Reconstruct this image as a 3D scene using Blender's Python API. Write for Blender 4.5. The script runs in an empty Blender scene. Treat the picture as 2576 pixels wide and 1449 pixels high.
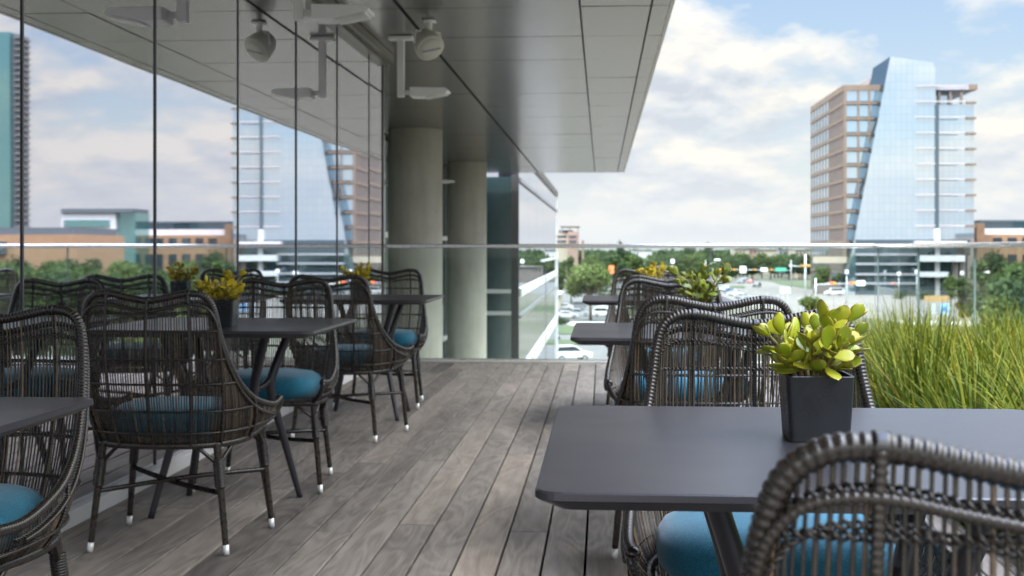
import bpy, math, random
import numpy as np
from mathutils import Vector, Matrix
R = math.radians
rnd = random.Random(7)
scene = bpy.context.scene
col = scene.collection

# ------------------------------------------------------------------ camera numbers (metres; +Y runs along the deck boards)
EYE = 1.03
YAW = R(4.04)
FPX = 3200.0                      # focal length in units of a 2576-wide frame
CY, SY = math.cos(YAW), math.sin(YAW)
GZ = -12.0                        # street level below the deck

def at(px, d, z=None, py=None):
    """world point seen at column px of the photo, d metres away"""
    u = (px - 1288.0) / FPX * d
    if z is None:
        z = EYE - (py - 625.0) * d / FPX
    return Vector((-d * SY + u * CY, d * CY + u * SY, z))

def gr(px, py, z=GZ):
    """point of the street-level ground"""
    return at(px, FPX * (EYE - z) / (py - 625.0), z)

# ------------------------------------------------------------------ materials
def mat(name, color=(.5, .5, .5), rough=.5, metal=0.0, spec=.5, **kw):
    m = bpy.data.materials.new(name)
    m.use_nodes = True
    nt = m.node_tree
    b = nt.nodes['Principled BSDF']
    b.inputs['Base Color'].default_value = (*color, 1)
    b.inputs['Roughness'].default_value = rough
    b.inputs['Metallic'].default_value = metal
    b.inputs['Specular IOR Level'].default_value = spec
    for k, v in kw.items():
        b.inputs[k].default_value = v
    return m

class N:
    """small node-tree writer"""
    def __init__(s, m):
        s.nt = m.node_tree; s.b = s.nt.nodes.get('Principled BSDF')
    def n(s, t, **kw):
        x = s.nt.nodes.new(t)
        for k, v in kw.items():
            if k.startswith('i_'):
                x.inputs[k[2:].replace('_', ' ')].default_value = v
            else:
                setattr(x, k, v)
        return x
    def l(s, a, b): s.nt.links.new(a, b)
    def math(s, op, a, b=None, c=None):
        x = s.n('ShaderNodeMath', operation=op)
        for i, v in enumerate((a, b, c)):
            if v is None: continue
            if hasattr(v, 'links'): s.l(v, x.inputs[i])
            else: x.inputs[i].default_value = v
        return x.outputs[0]
    def ramp(s, fac, stops, interp='LINEAR'):
        x = s.n('ShaderNodeValToRGB'); x.color_ramp.interpolation = interp
        e = x.color_ramp.elements
        while len(e) < len(stops): e.new(.5)
        for i, (p, c) in enumerate(stops):
            e[i].position = p; e[i].color = (*c, 1) if len(c) == 3 else c
        s.l(fac, x.inputs[0]); return x.outputs[0]
    def mix(s, fac, a, b, blend='MIX'):
        x = s.n('ShaderNodeMix', data_type='RGBA', blend_type=blend)
        for sock, v in ((x.inputs['Factor'], fac), (x.inputs['A'], a), (x.inputs['B'], b)):
            if hasattr(v, 'links'): s.l(v, sock)
            elif isinstance(v, (int, float)): sock.default_value = v
            else: sock.default_value = (*v, 1)
        return x.outputs['Result']
    def noise(s, vec=None, scale=5, detail=4, rough=.55, dist=0, dim='3D'):
        x = s.n('ShaderNodeTexNoise', noise_dimensions=dim)
        x.inputs['Scale'].default_value = scale; x.inputs['Detail'].default_value = detail
        x.inputs['Roughness'].default_value = rough; x.inputs['Distortion'].default_value = dist
        if vec is not None: s.l(vec, x.inputs['Vector'])
        return x
    def coord(s, kind='Object'):
        return s.n('ShaderNodeTexCoord').outputs[kind]
    def mapping(s, vec, scale=(1, 1, 1), loc=(0, 0, 0), rot=(0, 0, 0)):
        x = s.n('ShaderNodeMapping'); s.l(vec, x.inputs[0])
        x.inputs['Scale'].default_value = scale; x.inputs['Location'].default_value = loc; x.inputs['Rotation'].default_value = rot
        return x.outputs[0]
    def bump(s, h, strength=.3, dist=.01):
        x = s.n('ShaderNodeBump'); x.inputs['Strength'].default_value = strength; x.inputs['Distance'].default_value = dist
        s.l(h, x.inputs['Height']); s.l(x.outputs[0], s.b.inputs['Normal']); return x

def noisy(name, c1, c2, scale=4, rough=.6, metal=0, bump=0, detail=6, stretch=(1, 1, 1), rvar=.0, bdist=.01, spec=.5):
    m = mat(name, c1, rough, metal, spec); k = N(m)
    v = k.mapping(k.coord('Object'), stretch)
    nz = k.noise(v, scale, detail, .6)
    k.l(k.ramp(nz.outputs['Fac'], [(.3, c1), (.7, c2)]), k.b.inputs['Base Color'])
    if rvar:
        k.l(k.math('MULTIPLY_ADD', nz.outputs['Fac'], rvar, rough - rvar / 2), k.b.inputs['Roughness'])
    if bump: k.bump(nz.outputs['Fac'], bump, bdist)
    return m

M = {}
def wicker(name, stops, rough=.32, spec=.6):
    m = mat(name, stops[0][1], rough, 0, spec); k = N(m)
    g = k.n('ShaderNodeNewGeometry')
    v = k.noise(k.coord('Object'), 60, 3, .6)
    f = k.math('ADD', k.math('MULTIPLY', g.outputs['Random Per Island'], .8), k.math('MULTIPLY', v.outputs['Fac'], .25))
    k.l(k.ramp(f, stops), k.b.inputs['Base Color'])
    k.l(k.math('MULTIPLY_ADD', v.outputs['Fac'], .3, rough - .12), k.b.inputs['Roughness'])
    return m
M['rim'] = wicker('dark_brown_wrapped_resin', [(.2, (.013, .0105, .0084)), (.8, (.029, .0225, .0165))], .26, .55)
M['strand'] = wicker('mixed_brown_resin_strands', [(0, (.007, .006, .0055)), (.45, (.030, .0235, .0175)), (.78, (.085, .062, .042)), (.95, (.17, .115, .07))], .20, .7)
M['foot'] = mat('brushed_aluminium_foot', (.78, .77, .75), .35, .4)

def cushion_mat():
    m = mat('teal_blue_outdoor_fabric', (.01, .12, .24), .85, 0, .25); k = N(m)
    k.b.inputs['Sheen Weight'].default_value = .3
    o = k.coord('Object')
    nz = k.noise(k.mapping(o, (1, .35, 1)), 420, 2, .7); nx = k.noise(k.mapping(o, (.35, 1, 1)), 420, 2, .7); bg_ = k.noise(o, 9, 3, .5)
    f2 = k.math('ADD', k.math('MULTIPLY', k.math('ADD', nz.outputs['Fac'], nx.outputs['Fac']), .45), k.math('MULTIPLY_ADD', bg_.outputs['Fac'], .3, -.1))
    k.l(k.ramp(f2, [(.3, (.003, .058, .100)), (.52, (.010, .126, .200)), (.75, (.07, .26, .36))]), k.b.inputs['Base Color'])
    k.bump(nz.outputs['Fac'], .25, .002)
    return m
M['cushion'] = cushion_mat()

def table_mat():
    m = mat('charcoal_powder_coat', (.055, .055, .06), .42, 0, .55); k = N(m)
    o = k.coord('Object')
    n1 = k.noise(o, 900, 2, .7); n2 = k.noise(o, 4, 2, .5)
    k.l(k.ramp(n1.outputs['Fac'], [(.25, (.022, .020, .025)), (.62, (.033, .030, .037)), (.75, (.065, .062, .072))]), k.b.inputs['Base Color'])
    k.l(k.math('MULTIPLY_ADD', n2.outputs['Fac'], .14, .25), k.b.inputs['Roughness'])
    k.bump(n1.outputs['Fac'], .12, .0006)
    return m
M['table'] = table_mat()
M['pot'] = noisy('black_satin_planter_metal', (.008, .009, .011), (.016, .018, .021), 12, .28, 0, .03, rvar=.12)
M['soil'] = noisy('dark_potting_soil', (.02, .014, .01), (.07, .05, .035), 90, .95, 0, .6, bdist=.006)

def leaf_mat(name, stops, rough=.35, tip=(.35, .10, .03)):
    m = mat(name, stops[0][1], rough, 0, .5); k = N(m)
    k.b.inputs['Subsurface Weight'].default_value = .15
    k.b.inputs['Subsurface Radius'].default_value = (.006, .008, .002)
    g = k.n('ShaderNodeNewGeometry')
    nz = k.noise(k.coord('Object'), 45, 3, .6)
    f = k.math('ADD', k.math('MULTIPLY', g.outputs['Random Per Island'], .75), k.math('MULTIPLY', nz.outputs['Fac'], .3))
    c = k.ramp(f, stops)
    a = k.n('ShaderNodeAttribute', attribute_name='edge')
    k.l(k.mix(k.math('MULTIPLY', a.outputs['Fac'], .5), c, tip), k.b.inputs['Base Color'])
    return m
M['jade'] = leaf_mat('jade_leaf_yellow_green', [(.1, (.13, .20, .010)), (.5, (.27, .335, .013)), (.9, (.40, .39, .025))])
M['jade_green'] = leaf_mat('jade_leaf_green', [(.1, (.075, .13, .015)), (.5, (.15, .22, .022)), (.9, (.26, .32, .04))])
M['jade_gold'] = leaf_mat('jade_leaf_golden', [(.1, (.27, .24, .010)), (.5, (.45, .38, .012)), (.9, (.55, .42, .02))])
M['jstem'] = noisy('jade_stem', (.16, .15, .03), (.24, .16, .06), 60, .55, 0, .2)

def deck_mat():
    m = mat('weathered_grey_hardwood', (.25, .23, .21), .62, 0, .35); k = N(m)
    o = k.coord('Object')
    g = k.n('ShaderNodeNewGeometry'); r = g.outputs['Random Per Island']
    sh = k.n('ShaderNodeVectorMath', operation='ADD'); k.l(o, sh.inputs[0])
    cmb = k.n('ShaderNodeCombineXYZ'); k.l(k.math('MULTIPLY', r, 37.0), cmb.inputs[0]); k.l(k.math('MULTIPLY', r, 91.0), cmb.inputs[1]); k.l(k.math('MULTIPLY', r, 13.0), cmb.inputs[2])
    k.l(cmb.outputs[0], sh.inputs[1])
    p = sh.outputs[0]
    big = k.noise(k.mapping(p, (9, 1.6, 1)), 1.0, 5, .6, 1.2)
    # cathedral grain: contour lines of a stretched noise
    cont = k.noise(k.mapping(p, (5.5, 1.1, 1)), 1.0, 2, .5, .5)
    lines = k.math('SINE', k.math('MULTIPLY', cont.outputs['Fac'], 60.0))
    fine = k.noise(k.mapping(p, (170, 5, 1)), 1.0, 4, .65)
    blot = k.noise(k.mapping(o, (1, 1, 1)), 1.3, 4, .6)
    f = k.math('ADD', k.math('MULTIPLY', big.outputs['Fac'], .42), k.math('MULTIPLY', lines, .042))
    f = k.math('ADD', f, k.math('MULTIPLY', fine.outputs['Fac'], .38))
    f = k.math('ADD', f, k.math('MULTIPLY', k.math('SUBTRACT', r, .5), .13))
    f = k.math('ADD', f, k.math('MULTIPLY', k.math('SUBTRACT', blot.outputs['Fac'], .5), .12))
    c = k.ramp(f, [(.20, (.072, .063, .055)), (.38, (.178, .159, .141)), (.52, (.255, .230, .206)), (.72, (.36, .328, .297))])
    dark = k.ramp(r, [(.0, (.70, .69, .69)), (.065, (.70, .69, .69)), (.09, (.96, .95, .94)), (.8, (1.0, .98, .95)), (1.0, (1.1, 1.03, .95))])
    k.l(k.mix(1.0, c, dark, 'MULTIPLY'), k.b.inputs['Base Color'])
    k.l(k.math('MULTIPLY_ADD', fine.outputs['Fac'], .3, .48), k.b.inputs['Roughness'])
    k.bump(k.math('ADD', fine.outputs['Fac'], k.math('MULTIPLY', lines, .2)), .22, .003)
    return m
M['deck'] = deck_mat()
M['under'] = mat('dark_underdeck', (.015, .014, .013), .9)

def concrete(name, c1, c2, c3):
    m = mat(name, c1, .75, 0, .3); k = N(m)
    o = k.coord('Object')
    a = k.noise(o, 1.1, 6, .65, .4); b = k.noise(k.mapping(o, (3, 3, .35)), 2, 5, .6); c = k.noise(o, 60, 3, .6)
    f = k.math('ADD', k.math('MULTIPLY', a.outputs['Fac'], .5), k.math('ADD', k.math('MULTIPLY', b.outputs['Fac'], .35), k.math('MULTIPLY', c.outputs['Fac'], .15)))
    k.l(k.ramp(f, [(.34, c1), (.5, c2), (.66, c3)]), k.b.inputs['Base Color'])
    k.bump(c.outputs['Fac'], .15, .004)
    return m
M['concrete'] = concrete('fair_faced_concrete', (.47, .44, .375), (.62, .58, .50), (.72, .68, .60))
M['kerb'] = concrete('pale_concrete_kerb', (.26, .245, .22), (.33, .315, .285), (.40, .385, .355))

def soffit_mat():
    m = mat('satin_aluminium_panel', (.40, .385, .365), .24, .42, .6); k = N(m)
    o = k.coord('Object')
    g = k.n('ShaderNodeNewGeometry')
    a = k.noise(k.mapping(o, (2.2, .7, 1)), 1.0, 3, .5)
    b = k.noise(o, 160, 2, .5)
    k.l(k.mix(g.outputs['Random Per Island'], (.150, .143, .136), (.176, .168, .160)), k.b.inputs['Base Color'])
    k.l(k.math('MULTIPLY_ADD', b.outputs['Fac'], .06, .20), k.b.inputs['Roughness'])
    k.bump(a.outputs['Fac'], .35, .010)
    return m
M['soffit'] = soffit_mat()
M['joint'] = mat('dark_joint_sealant', (.012, .012, .013), .7)
M['fascia'] = mat('painted_aluminium_fascia', (.42, .40, .38), .35, .7)
M['whitemetal'] = noisy('white_powder_coat', (.76, .745, .72), (.82, .80, .78), 6, .42, 0, .0)
M['steel'] = noisy('brushed_stainless', (.50, .50, .495), (.60, .60, .595), 30, .28, .95, .0, stretch=(1, 12, 12), rvar=.12)
M['mullion'] = mat('dark_anodised_mullion', (.13, .13, .135), .35, .6)
M['bronze'] = mat('bronze_anodised_trim', (.11, .10, .085), .4, .6)
M['blackplastic'] = mat('black_rubber', (.015, .015, .016), .6)

def coated_glass(name, refl, body, amt, warp=.0, rough=0.0, wscale=.8):
    """mirror-coated facade glass: reflective coat over a dark tinted body"""
    m = bpy.data.materials.new(name); m.use_nodes = True
    k = N(m); nt = m.node_tree
    nt.nodes.remove(k.b)
    out = nt.nodes['Material Output']
    gl = k.n('ShaderNodeBsdfGlossy'); gl.inputs['Color'].default_value = (*refl, 1); gl.inputs['Roughness'].default_value = rough
    df = k.n('ShaderNodeBsdfDiffuse'); df.inputs['Color'].default_value = (*body, 1)
    lw = k.n('ShaderNodeLayerWeight'); lw.inputs['Blend'].default_value = .35
    f = k.math('MULTIPLY_ADD', lw.outputs['Facing'], 1 - amt, amt)
    mx = k.n('ShaderNodeMixShader'); k.l(f, mx.inputs[0]); k.l(df.outputs[0], mx.inputs[1]); k.l(gl.outputs[0], mx.inputs[2])
    k.l(mx.outputs[0], out.inputs['Surface'])
    if warp:
        nz = k.noise(k.coord('Object'), wscale, 2, .4)
        bp = k.n('ShaderNodeBump'); bp.inputs['Strength'].default_value = warp; bp.inputs['Distance'].default_value = .05
        k.l(nz.outputs['Fac'], bp.inputs['Height']); k.l(bp.outputs[0], gl.inputs['Normal'])
    return m
M['wallglass'] = coated_glass('coated_curtain_wall_glass', (.86, .855, .91), (.020, .032, .034), .70, .012, .018)
M['winglass'] = coated_glass('coated_wing_glass', (.84, .85, .88), (.03, .045, .045), .75, .004)
M['darkglass'] = coated_glass('dark_teal_glass', (.46, .52, .54), (.045, .080, .086), .35, .01)
M['towerglass'] = coated_glass('sky_blue_tower_glass', (.74, .86, .93), (.10, .17, .22), .72, .02, .03, .12)
M['towerdark'] = coated_glass('dark_tower_glass', (.30, .37, .42), (.03, .045, .055), .45, .02, .04, .12)
M['greenglass'] = coated_glass('green_tower_glass', (.40, .58, .56), (.05, .13, .12), .5, .02, .03, .12)

def clear_glass():
    m = bpy.data.materials.new('clear_railing_glass'); m.use_nodes = True
    k = N(m); nt = m.node_tree; nt.nodes.remove(k.b); out = nt.nodes['Material Output']
    tr = k.n('ShaderNodeBsdfTransparent'); tr.inputs['Color'].default_value = (.90, .95, .93, 1)
    gl = k.n('ShaderNodeBsdfGlossy'); gl.inputs['Roughness'].default_value = 0.0
    fr = k.n('ShaderNodeFresnel'); fr.inputs['IOR'].default_value = 1.45
    mx = k.n('ShaderNodeMixShader'); ge = k.n('ShaderNodeNewGeometry'); k.l(k.math('MULTIPLY', fr.outputs[0], k.math('SUBTRACT', 1.0, ge.outputs['Backfacing'])), mx.inputs[0]); k.l(tr.outputs[0], mx.inputs[1]); k.l(gl.outputs[0], mx.inputs[2])
    k.l(mx.outputs[0], out.inputs['Surface'])
    return m
M['glass'] = clear_glass()
M['glassedge'] = mat('green_glass_edge', (.13, .175, .168), .25)

M['tan'] = noisy('tan_stone_cladding', (.118, .086, .057), (.145, .108, .075), .4, .7)
M['tanbrick'] = noisy('orange_brick', (.20, .115, .06), (.24, .145, .08), .6, .8)
M['pinkbrick'] = noisy('pink_brick', (.20, .13, .10), (.24, .16, .125), .6, .8)
M['cream'] = noisy('cream_stucco', (.28, .235, .175), (.32, .275, .21), .5, .8)
M['whitewall'] = noisy('white_panel', (.38, .38, .38), (.43, .43, .43), .5, .6)
M['greywall'] = noisy('grey_panel', (.20, .20, .215), (.25, .25, .265), .5, .6)
M['finwall'] = noisy('grey_brown_fins', (.10, .084, .073), (.13, .112, .098), .5, .6)
M['sunshade'] = noisy('pinkish_grey_sunshade', (.30, .27, .26), (.35, .32, .31), .5, .6)
M['roofdark'] = mat('dark_roof', (.06, .075, .085), .6)

# ------------------------------------------------------------------ mesh building
class MB:
    def __init__(s): s.v = []; s.f = []; s.e = []
    def add(s, verts, faces, edge=None):
        o = len(s.v); s.v += [tuple(p) for p in verts]; s.f += [tuple(i + o for i in f) for f in faces]
        s.e += list(edge) if edge is not None else [0.0] * len(verts)
    def box(s, x0, x1, y0, y1, z0, z1, mtx=None):
        p = [(x0, y0, z0), (x1, y0, z0), (x1, y1, z0), (x0, y1, z0), (x0, y0, z1), (x1, y0, z1), (x1, y1, z1), (x0, y1, z1)]
        if mtx is not None: p = [mtx @ Vector(q) for q in p]
        s.add(p, [(0, 3, 2, 1), (4, 5, 6, 7), (0, 1, 5, 4), (1, 2, 6, 5), (2, 3, 7, 6), (3, 0, 4, 7)])
    def cbox(s, c, sx, sy, sz, rz=0):
        mt = Matrix.Translation(c) @ Matrix.Rotation(rz, 4, 'Z')
        s.box(-sx / 2, sx / 2, -sy / 2, sy / 2, -sz / 2, sz / 2, mt)
    def prism(s, poly, z0, z1):
        n = len(poly)
        p = [(x, y, z0) for x, y in poly] + [(x, y, z1) for x, y in poly]
        s.add(p, [tuple(range(n))[::-1], tuple(range(n, 2 * n))] + [(i, (i + 1) % n, n + (i + 1) % n, n + i) for i in range(n)])
    def loft(s, rings, caps=True, closed=True):
        n = len(rings[0]); p = [q for r in rings for q in r]; f = []
        for k in range(len(rings) - 1):
            for i in range(n if closed else n - 1):
                j = (i + 1) % n
                f.append((k * n + i, k * n + j, (k + 1) * n + j, (k + 1) * n + i))
        if caps:
            f.append(tuple(range(n))[::-1]); f.append(tuple((len(rings) - 1) * n + i for i in range(n)))
        s.add(p, f)
    def tube(s, pts, rad, sides=8, closed=False, caps=True):
        P = np.asarray([tuple(p) for p in pts], float); n = len(P)
        rr = np.full(n, rad, float) if np.isscalar(rad) else np.asarray(rad, float)
        if closed: T = np.roll(P, -1, 0) - np.roll(P, 1, 0)
        else: T = np.gradient(P, axis=0)
        T /= np.linalg.norm(T, axis=1)[:, None] + 1e-12
        nrm = np.cross(T[0], (0, 0, 1.0))
        if np.linalg.norm(nrm) < 1e-3: nrm = np.cross(T[0], (1.0, 0, 0))
        nrm /= np.linalg.norm(nrm)
        a = np.linspace(0, 2 * math.pi, sides, endpoint=False); ca, sa = np.cos(a)[:, None], np.sin(a)[:, None]
        V = np.empty((n, sides, 3))
        for i in range(n):
            nrm = nrm - T[i] * nrm.dot(T[i]); nrm /= np.linalg.norm(nrm) + 1e-12
            b = np.cross(T[i], nrm)
            V[i] = P[i] + rr[i] * (ca * nrm + sa * b)
        f = []
        for k in range(n if closed else n - 1):
            k2 = (k + 1) % n
            for i in range(sides):
                j = (i + 1) % sides
                f.append((k * sides + i, k * sides + j, k2 * sides + j, k2 * sides + i))
        if caps and not closed:
            f.append(tuple(range(sides))[::-1]); f.append(tuple((n - 1) * sides + i for i in range(sides)))
        s.add(V.reshape(-1, 3).tolist(), f)
    def cyl(s, p0, p1, r0, r1=None, sides=16):
        s.tube([p0, p1], [r0, r0 if r1 is None else r1], sides)
    def build(s, name, m=None, parent=None, smooth=False, bevel=0, loc=None, edge=False):
        me = bpy.data.meshes.new(name); me.from_pydata(s.v, [], s.f)
        if edge:
            at_ = me.attributes.new('edge', 'FLOAT', 'POINT'); at_.data.foreach_set('value', s.e)
        if m is not None: me.materials.append(m)
        if smooth: me.shade_smooth()
        o = bpy.data.objects.new(name, me); col.objects.link(o)
        if parent is not None: o.parent = parent
        if loc is not None: o.location = loc
        if bevel:
            b = o.modifiers.new('Bevel', 'BEVEL'); b.width = bevel; b.segments = 2; b.limit_method = 'ANGLE'
        return o

def tag(o, label=None, cat=None, group=None, kind=None):
    for k, v in (('label', label), ('category', cat), ('group', group), ('kind', kind)):
        if v: o[k] = v
    return o

def thing(name, label, cat, loc=(0, 0, 0), rz=0, group=None):
    o = bpy.data.objects.new(name, None); col.objects.link(o)
    o.location = loc; o.rotation_euler = (0, 0, rz); o.empty_display_size = .1
    return tag(o, label, cat, group)

def copy_tree(o, kids, parent=None):
    c = o.copy(); col.objects.link(c)
    if parent is not None: c.parent = parent
    for ch in kids.get(o.name, []): copy_tree(ch, kids, c)
    return c

def kids_of(root):
    d = {}
    for o in col.objects:
        if o.parent is not None: d.setdefault(o.parent.name, []).append(o)
    return d

def spline(pts, n, closed=False):
    """Catmull-Rom through pts, resampled to n points evenly spaced"""
    P = np.asarray(pts, float); m = len(P); out = []
    seg = m if closed else m - 1
    for i in range(seg):
        if closed: p0, p1, p2, p3 = P[(i - 1) % m], P[i], P[(i + 1) % m], P[(i + 2) % m]
        else: p0, p1, p2, p3 = P[max(i - 1, 0)], P[i], P[i + 1], P[min(i + 2, m - 1)]
        for t in np.linspace(0, 1, 24, endpoint=False):
            out.append(.5 * ((2 * p1) + (-p0 + p2) * t + (2 * p0 - 5 * p1 + 4 * p2 - p3) * t * t + (-p0 + 3 * p1 - 3 * p2 + p3) * t ** 3))
    out.append(P[0] if closed else P[-1])
    Q = np.asarray(out); L = np.r_[0, np.cumsum(np.linalg.norm(np.diff(Q, axis=0), axis=1))]
    s = np.linspace(0, L[-1], n, endpoint=not closed)
    return np.stack([np.interp(s, L, Q[:, k]) for k in range(3)], 1), L[-1]

def coil(mb, pts, r, pitch, sides=12, per=4, closed=False, depth=.16):
    """a tube wrapped with a strand: one bulge per turn"""
    _, L = spline(pts, 8, closed)
    turns = max(3, int(L / pitch)); n = turns * per + (0 if closed else 1)
    Q, _ = spline(pts, n, closed)
    prof = {4: (1 - depth, 1 - depth * .12, 1.0, 1 - depth * .25), 3: (1 - depth, 1.0, 1 - depth * .15), 2: (1 - depth, 1.0)}[per] if per != 2 else (1 - depth * 1.6, 1.0)
    rad = np.array([r * prof[i % per] for i in range(n)])
    mb.tube(Q, rad, sides, closed)

# ------------------------------------------------------------------ wicker chair (faces +y, origin on the floor)
def make_chair(label):
    rg = random.Random(3)
    root = thing('wicker_chair', label, 'chair', group='wicker chairs at the terrace tables')
    half = [(0, -.300, .858), (.065, -.300, .868), (.125, -.298, .880), (.175, -.294, .878), (.207, -.288, .855), (.222, -.280, .81),
            (.232, -.262, .74), (.246, -.225, .66), (.265, -.155, .575), (.282, -.06, .515), (.292, .05, .483), (.295, .16, .466), (.289, .262, .470)]
    rimp = [(-x, y, z) for x, y, z in half[:0:-1]] + half
    RIM, RL = spline(rimp, 1201)
    bh = [(0, -.235, .372), (.08, -.230, .372), (.155, -.207, .372), (.21, -.160, .372), (.24, -.08, .372), (.25, .03, .374), (.245, .14, .378), (.236, .225, .382)]
    basep = [(-x, y, z) for x, y, z in bh[:0:-1]] + bh
    BAS, BL = spline(basep, 1201)
    # rim arc distance from the middle -> base arc distance from the middle
    sx = [0, .21, .27, .50, .75, RL / 2]; tx = [0, .185, .22, .30, .44, BL / 2]
    def strand(s, n=12):
        sg = 1 if s >= 0 else -1; a = abs(s); t = np.interp(a, sx, tx) * sg
        r = RIM[int(round((s / RL + .5) * 1200))]; b = BAS[int(round((t / BL + .5) * 1200))]
        out = np.array([b[0], b[1] - .05, 0]); out /= np.linalg.norm(out)
        c = r * .42 + b * .58 + out * (.035 + .03 * min(1, max(0, (r[2] - .5) / .35)))
        tt = np.linspace(0, 1, n)[:, None]
        return (1 - tt) ** 2 * r + 2 * tt * (1 - tt) * c + tt ** 2 * b
    def outward(p):
        o = np.array([p[0], p[1] - .12, .0]); return o / (np.linalg.norm(o) + 1e-9)
    # outer rim
    mb = MB(); coil(mb, rimp, .0122, .0086, 12, 4)
    for x in (0, -.137, .137):
        i = int(np.argmin(np.abs(RIM[300:901, 0] - x))) + 300
        q = RIM[i - 4:i + 5:2]; mb.tube(q, .0132, 12)
    for sg in (-1, 1):   # front edge of the shell, tip of the arm down to the seat ring
        tip = np.array(half[-1]) * (sg, 1, 1); end = np.array(bh[-1]) * (sg, 1, 1)
        coil(mb, [tip, tip + (sg * .002, .012, -.012), (tip + end) / 2 + (sg * .012, .022, -.006), end], .0105, .008, 10, 3)
        mb.tube([tip + (-sg * .002, -.008, 0), tip + (0, .004, .001), tip + (sg * .001, .014, -.001)], [.014, .0155, .010], 12)
    mb.build('rim', M['rim'], root, True)
    # weave: thin vertical strands
    mb = MB(); smax = RL / 2 - .012; s = -smax
    svals = []
    while s < smax:
        svals.append(s); s += .0091 if abs(s) < .24 else .0118
    for s in svals:
        j = s + rg.uniform(-.0006, .0006)
        q = strand(max(-smax, min(smax, j)))
        q = q + np.array([rg.uniform(-.0006, .0006), 0, 0])
        mb.tube(q, .0021 + rg.uniform(-.0002, .0003), 6, caps=False)
    # seat deck strands under the cushion
    for x in np.arange(-.23, .231, .012):
        yb = -np.interp(abs(x), [0, .08, .155, .21, .24], [.235, .230, .207, .160, .08])
        mb.tube([(x, yb, .370), (x, (yb + .225) / 2, .362), (x, .225, .376)], .0024, 5, caps=False)
    mb.build('woven_strands', M['strand'], root, True)
    # braided cross rows
    mb = MB()
    def braid(path, off, amp=.0032, r=.0020, pitch=.019):
        Q, L = spline(path, max(12, int(len(path))))
        n = max(16, int(L / pitch * 7)); Q, L = spline(path, n)
        T = np.gradient(Q, axis=0); T /= np.linalg.norm(T, axis=1)[:, None]
        for ph in (0, math.pi):
            w = np.linspace(0, L / pitch * 2 * math.pi, n) + ph
            O = np.array([outward(q) for q in Q]); B = np.cross(T, O)
            mb.tube(Q + O * off + (np.cos(w) * amp)[:, None] * O + (np.sin(w) * amp)[:, None] * B, r, 5, caps=False)
    fine = [strand(s, 60) for s in np.arange(-smax, smax, .012)]
    sfine = list(np.arange(-smax, smax, .012))
    def zrow(z, m=.03):
        return [np.array([np.interp(z, q[::-1, 2], q[::-1, i]) for i in range(3)]) for q in fine if q[0, 2] > z + m]
    for z in (.815, .757, .662, .580, .487, .412):
        path = zrow(z)
        if len(path) > 4: braid(path, .002)
    def along(off, smx):
        out = []
        for s, q in zip(sfine, fine):
            if abs(s) > smx: continue
            d = np.r_[0, np.cumsum(np.linalg.norm(np.diff(q, axis=0), axis=1))]
            out.append([np.interp(off, d, q[:, k]) for k in range(3)])
        return out
    braid(along(.030, smax - .05), .003, .0034, .0023)
    braid(along(.058, .30), .000, .003, .0019)
    mb.build('braided_rows', M['rim'], root, True)
    # outer ribs and hoops of the frame
    mb = MB()
    for s0 in (-.66, -.275, -.137, 0, .137, .275, .66):
        q = strand(s0, 14); q = q + np.array([outward(p) for p in q]) * .0085
        coil(mb, q, .0060, .0066, 9, 3, depth=.26)
    for z in (.757, .662, .580, .487, .412):
        path = zrow(z, .028); path = [np.array(p) + outward(p) * .0085 for p in path]
        if len(path) > 4: coil(mb, path[::3] + [path[-1]], .0044, .0055, 7, 2)
    p2 = [np.array(p) + outward(p) * .010 for p in along(.036, RL / 2 - .10)]
    coil(mb, p2[::3] + [p2[-1]], .0056, .0068, 9, 3, depth=.30)
    mb.build('frame_ribs', M['rim'], root, True)
    # seat ring
    mb = MB(); ring = basep + [(.12, .238, .380), (-.12, .238, .380)]
    coil(mb, [(x, y, z - .004) for x, y, z in ring], .0125, .0085, 10, 3, closed=True)
    mb.build('seat_ring', M['rim'], root, True)
    # cushion
    rings = []
    for z, f in ((.384, .80), (.388, .93), (.402, .985), (.425, 1.0), (.450, .985), (.471, .93), (.484, .82), (.492, .62), (.496, .36), (.497, .1)):
        rg_ = []
        for a in np.linspace(0, 2 * math.pi, 56, endpoint=False):
            ca, sa = math.cos(a), math.sin(a); e = .62
            x = .236 * abs(ca) ** e * (1 if ca > 0 else -1); y = .218 * abs(sa) ** e * (1 if sa > 0 else -1)
            if y < 0: x *= 1 - .10 * (abs(y) / .218) ** 2
            dz = .004 * math.sin(3 * a + 1) * (f > .9)
            rg_.append((x * f, y * f + .005, z + dz))
        rings.append(rg_)
    mb = MB(); mb.loft(rings); mb.build('seat_cushion', M['cushion'], root, True)
    # legs
    for sx_, yt, xt, yf, xf, zt in ((-1, -.185, .198, -.205, .2375, .372), (1, -.185, .198, -.205, .2375, .372), (-1, .205, .236, .225, .272, .385), (1, .205, .236, .225, .272, .385)):
        top = np.array([sx_ * xt, yt, zt]); ft = np.array([sx_ * xf, yf, 0.0])
        mb = MB(); k = .035 / zt; e = ft + (top - ft) * k
        Q, L = spline([top, (top + e) / 2, e], 130)
        rad = np.linspace(.0142, .0112, 130) * np.array([1, .95][0:2] * 65)
        mb.tube(Q, rad, 10)
        # bundle and Y braces under the ring
        a = ft + (top - ft) * .62; b = ft + (top - ft) * .86
        coil(mb, [a, (a * .7 + b * .3), (a + b) / 2, b], .0205 if yt < 0 else .0175, .006, 10, 3, depth=.12)
        mb.tube([a + (a - b) * .12, a], [.013, .0205 if yt < 0 else .0175], 10)
        if yt < 0: ends = [(sx_ * .105, -.222, .366), (sx_ * .243, -.075, .366)]
        else: ends = [(sx_ * .13, .236, .372), (sx_ * .247, .10, .368)]
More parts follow.
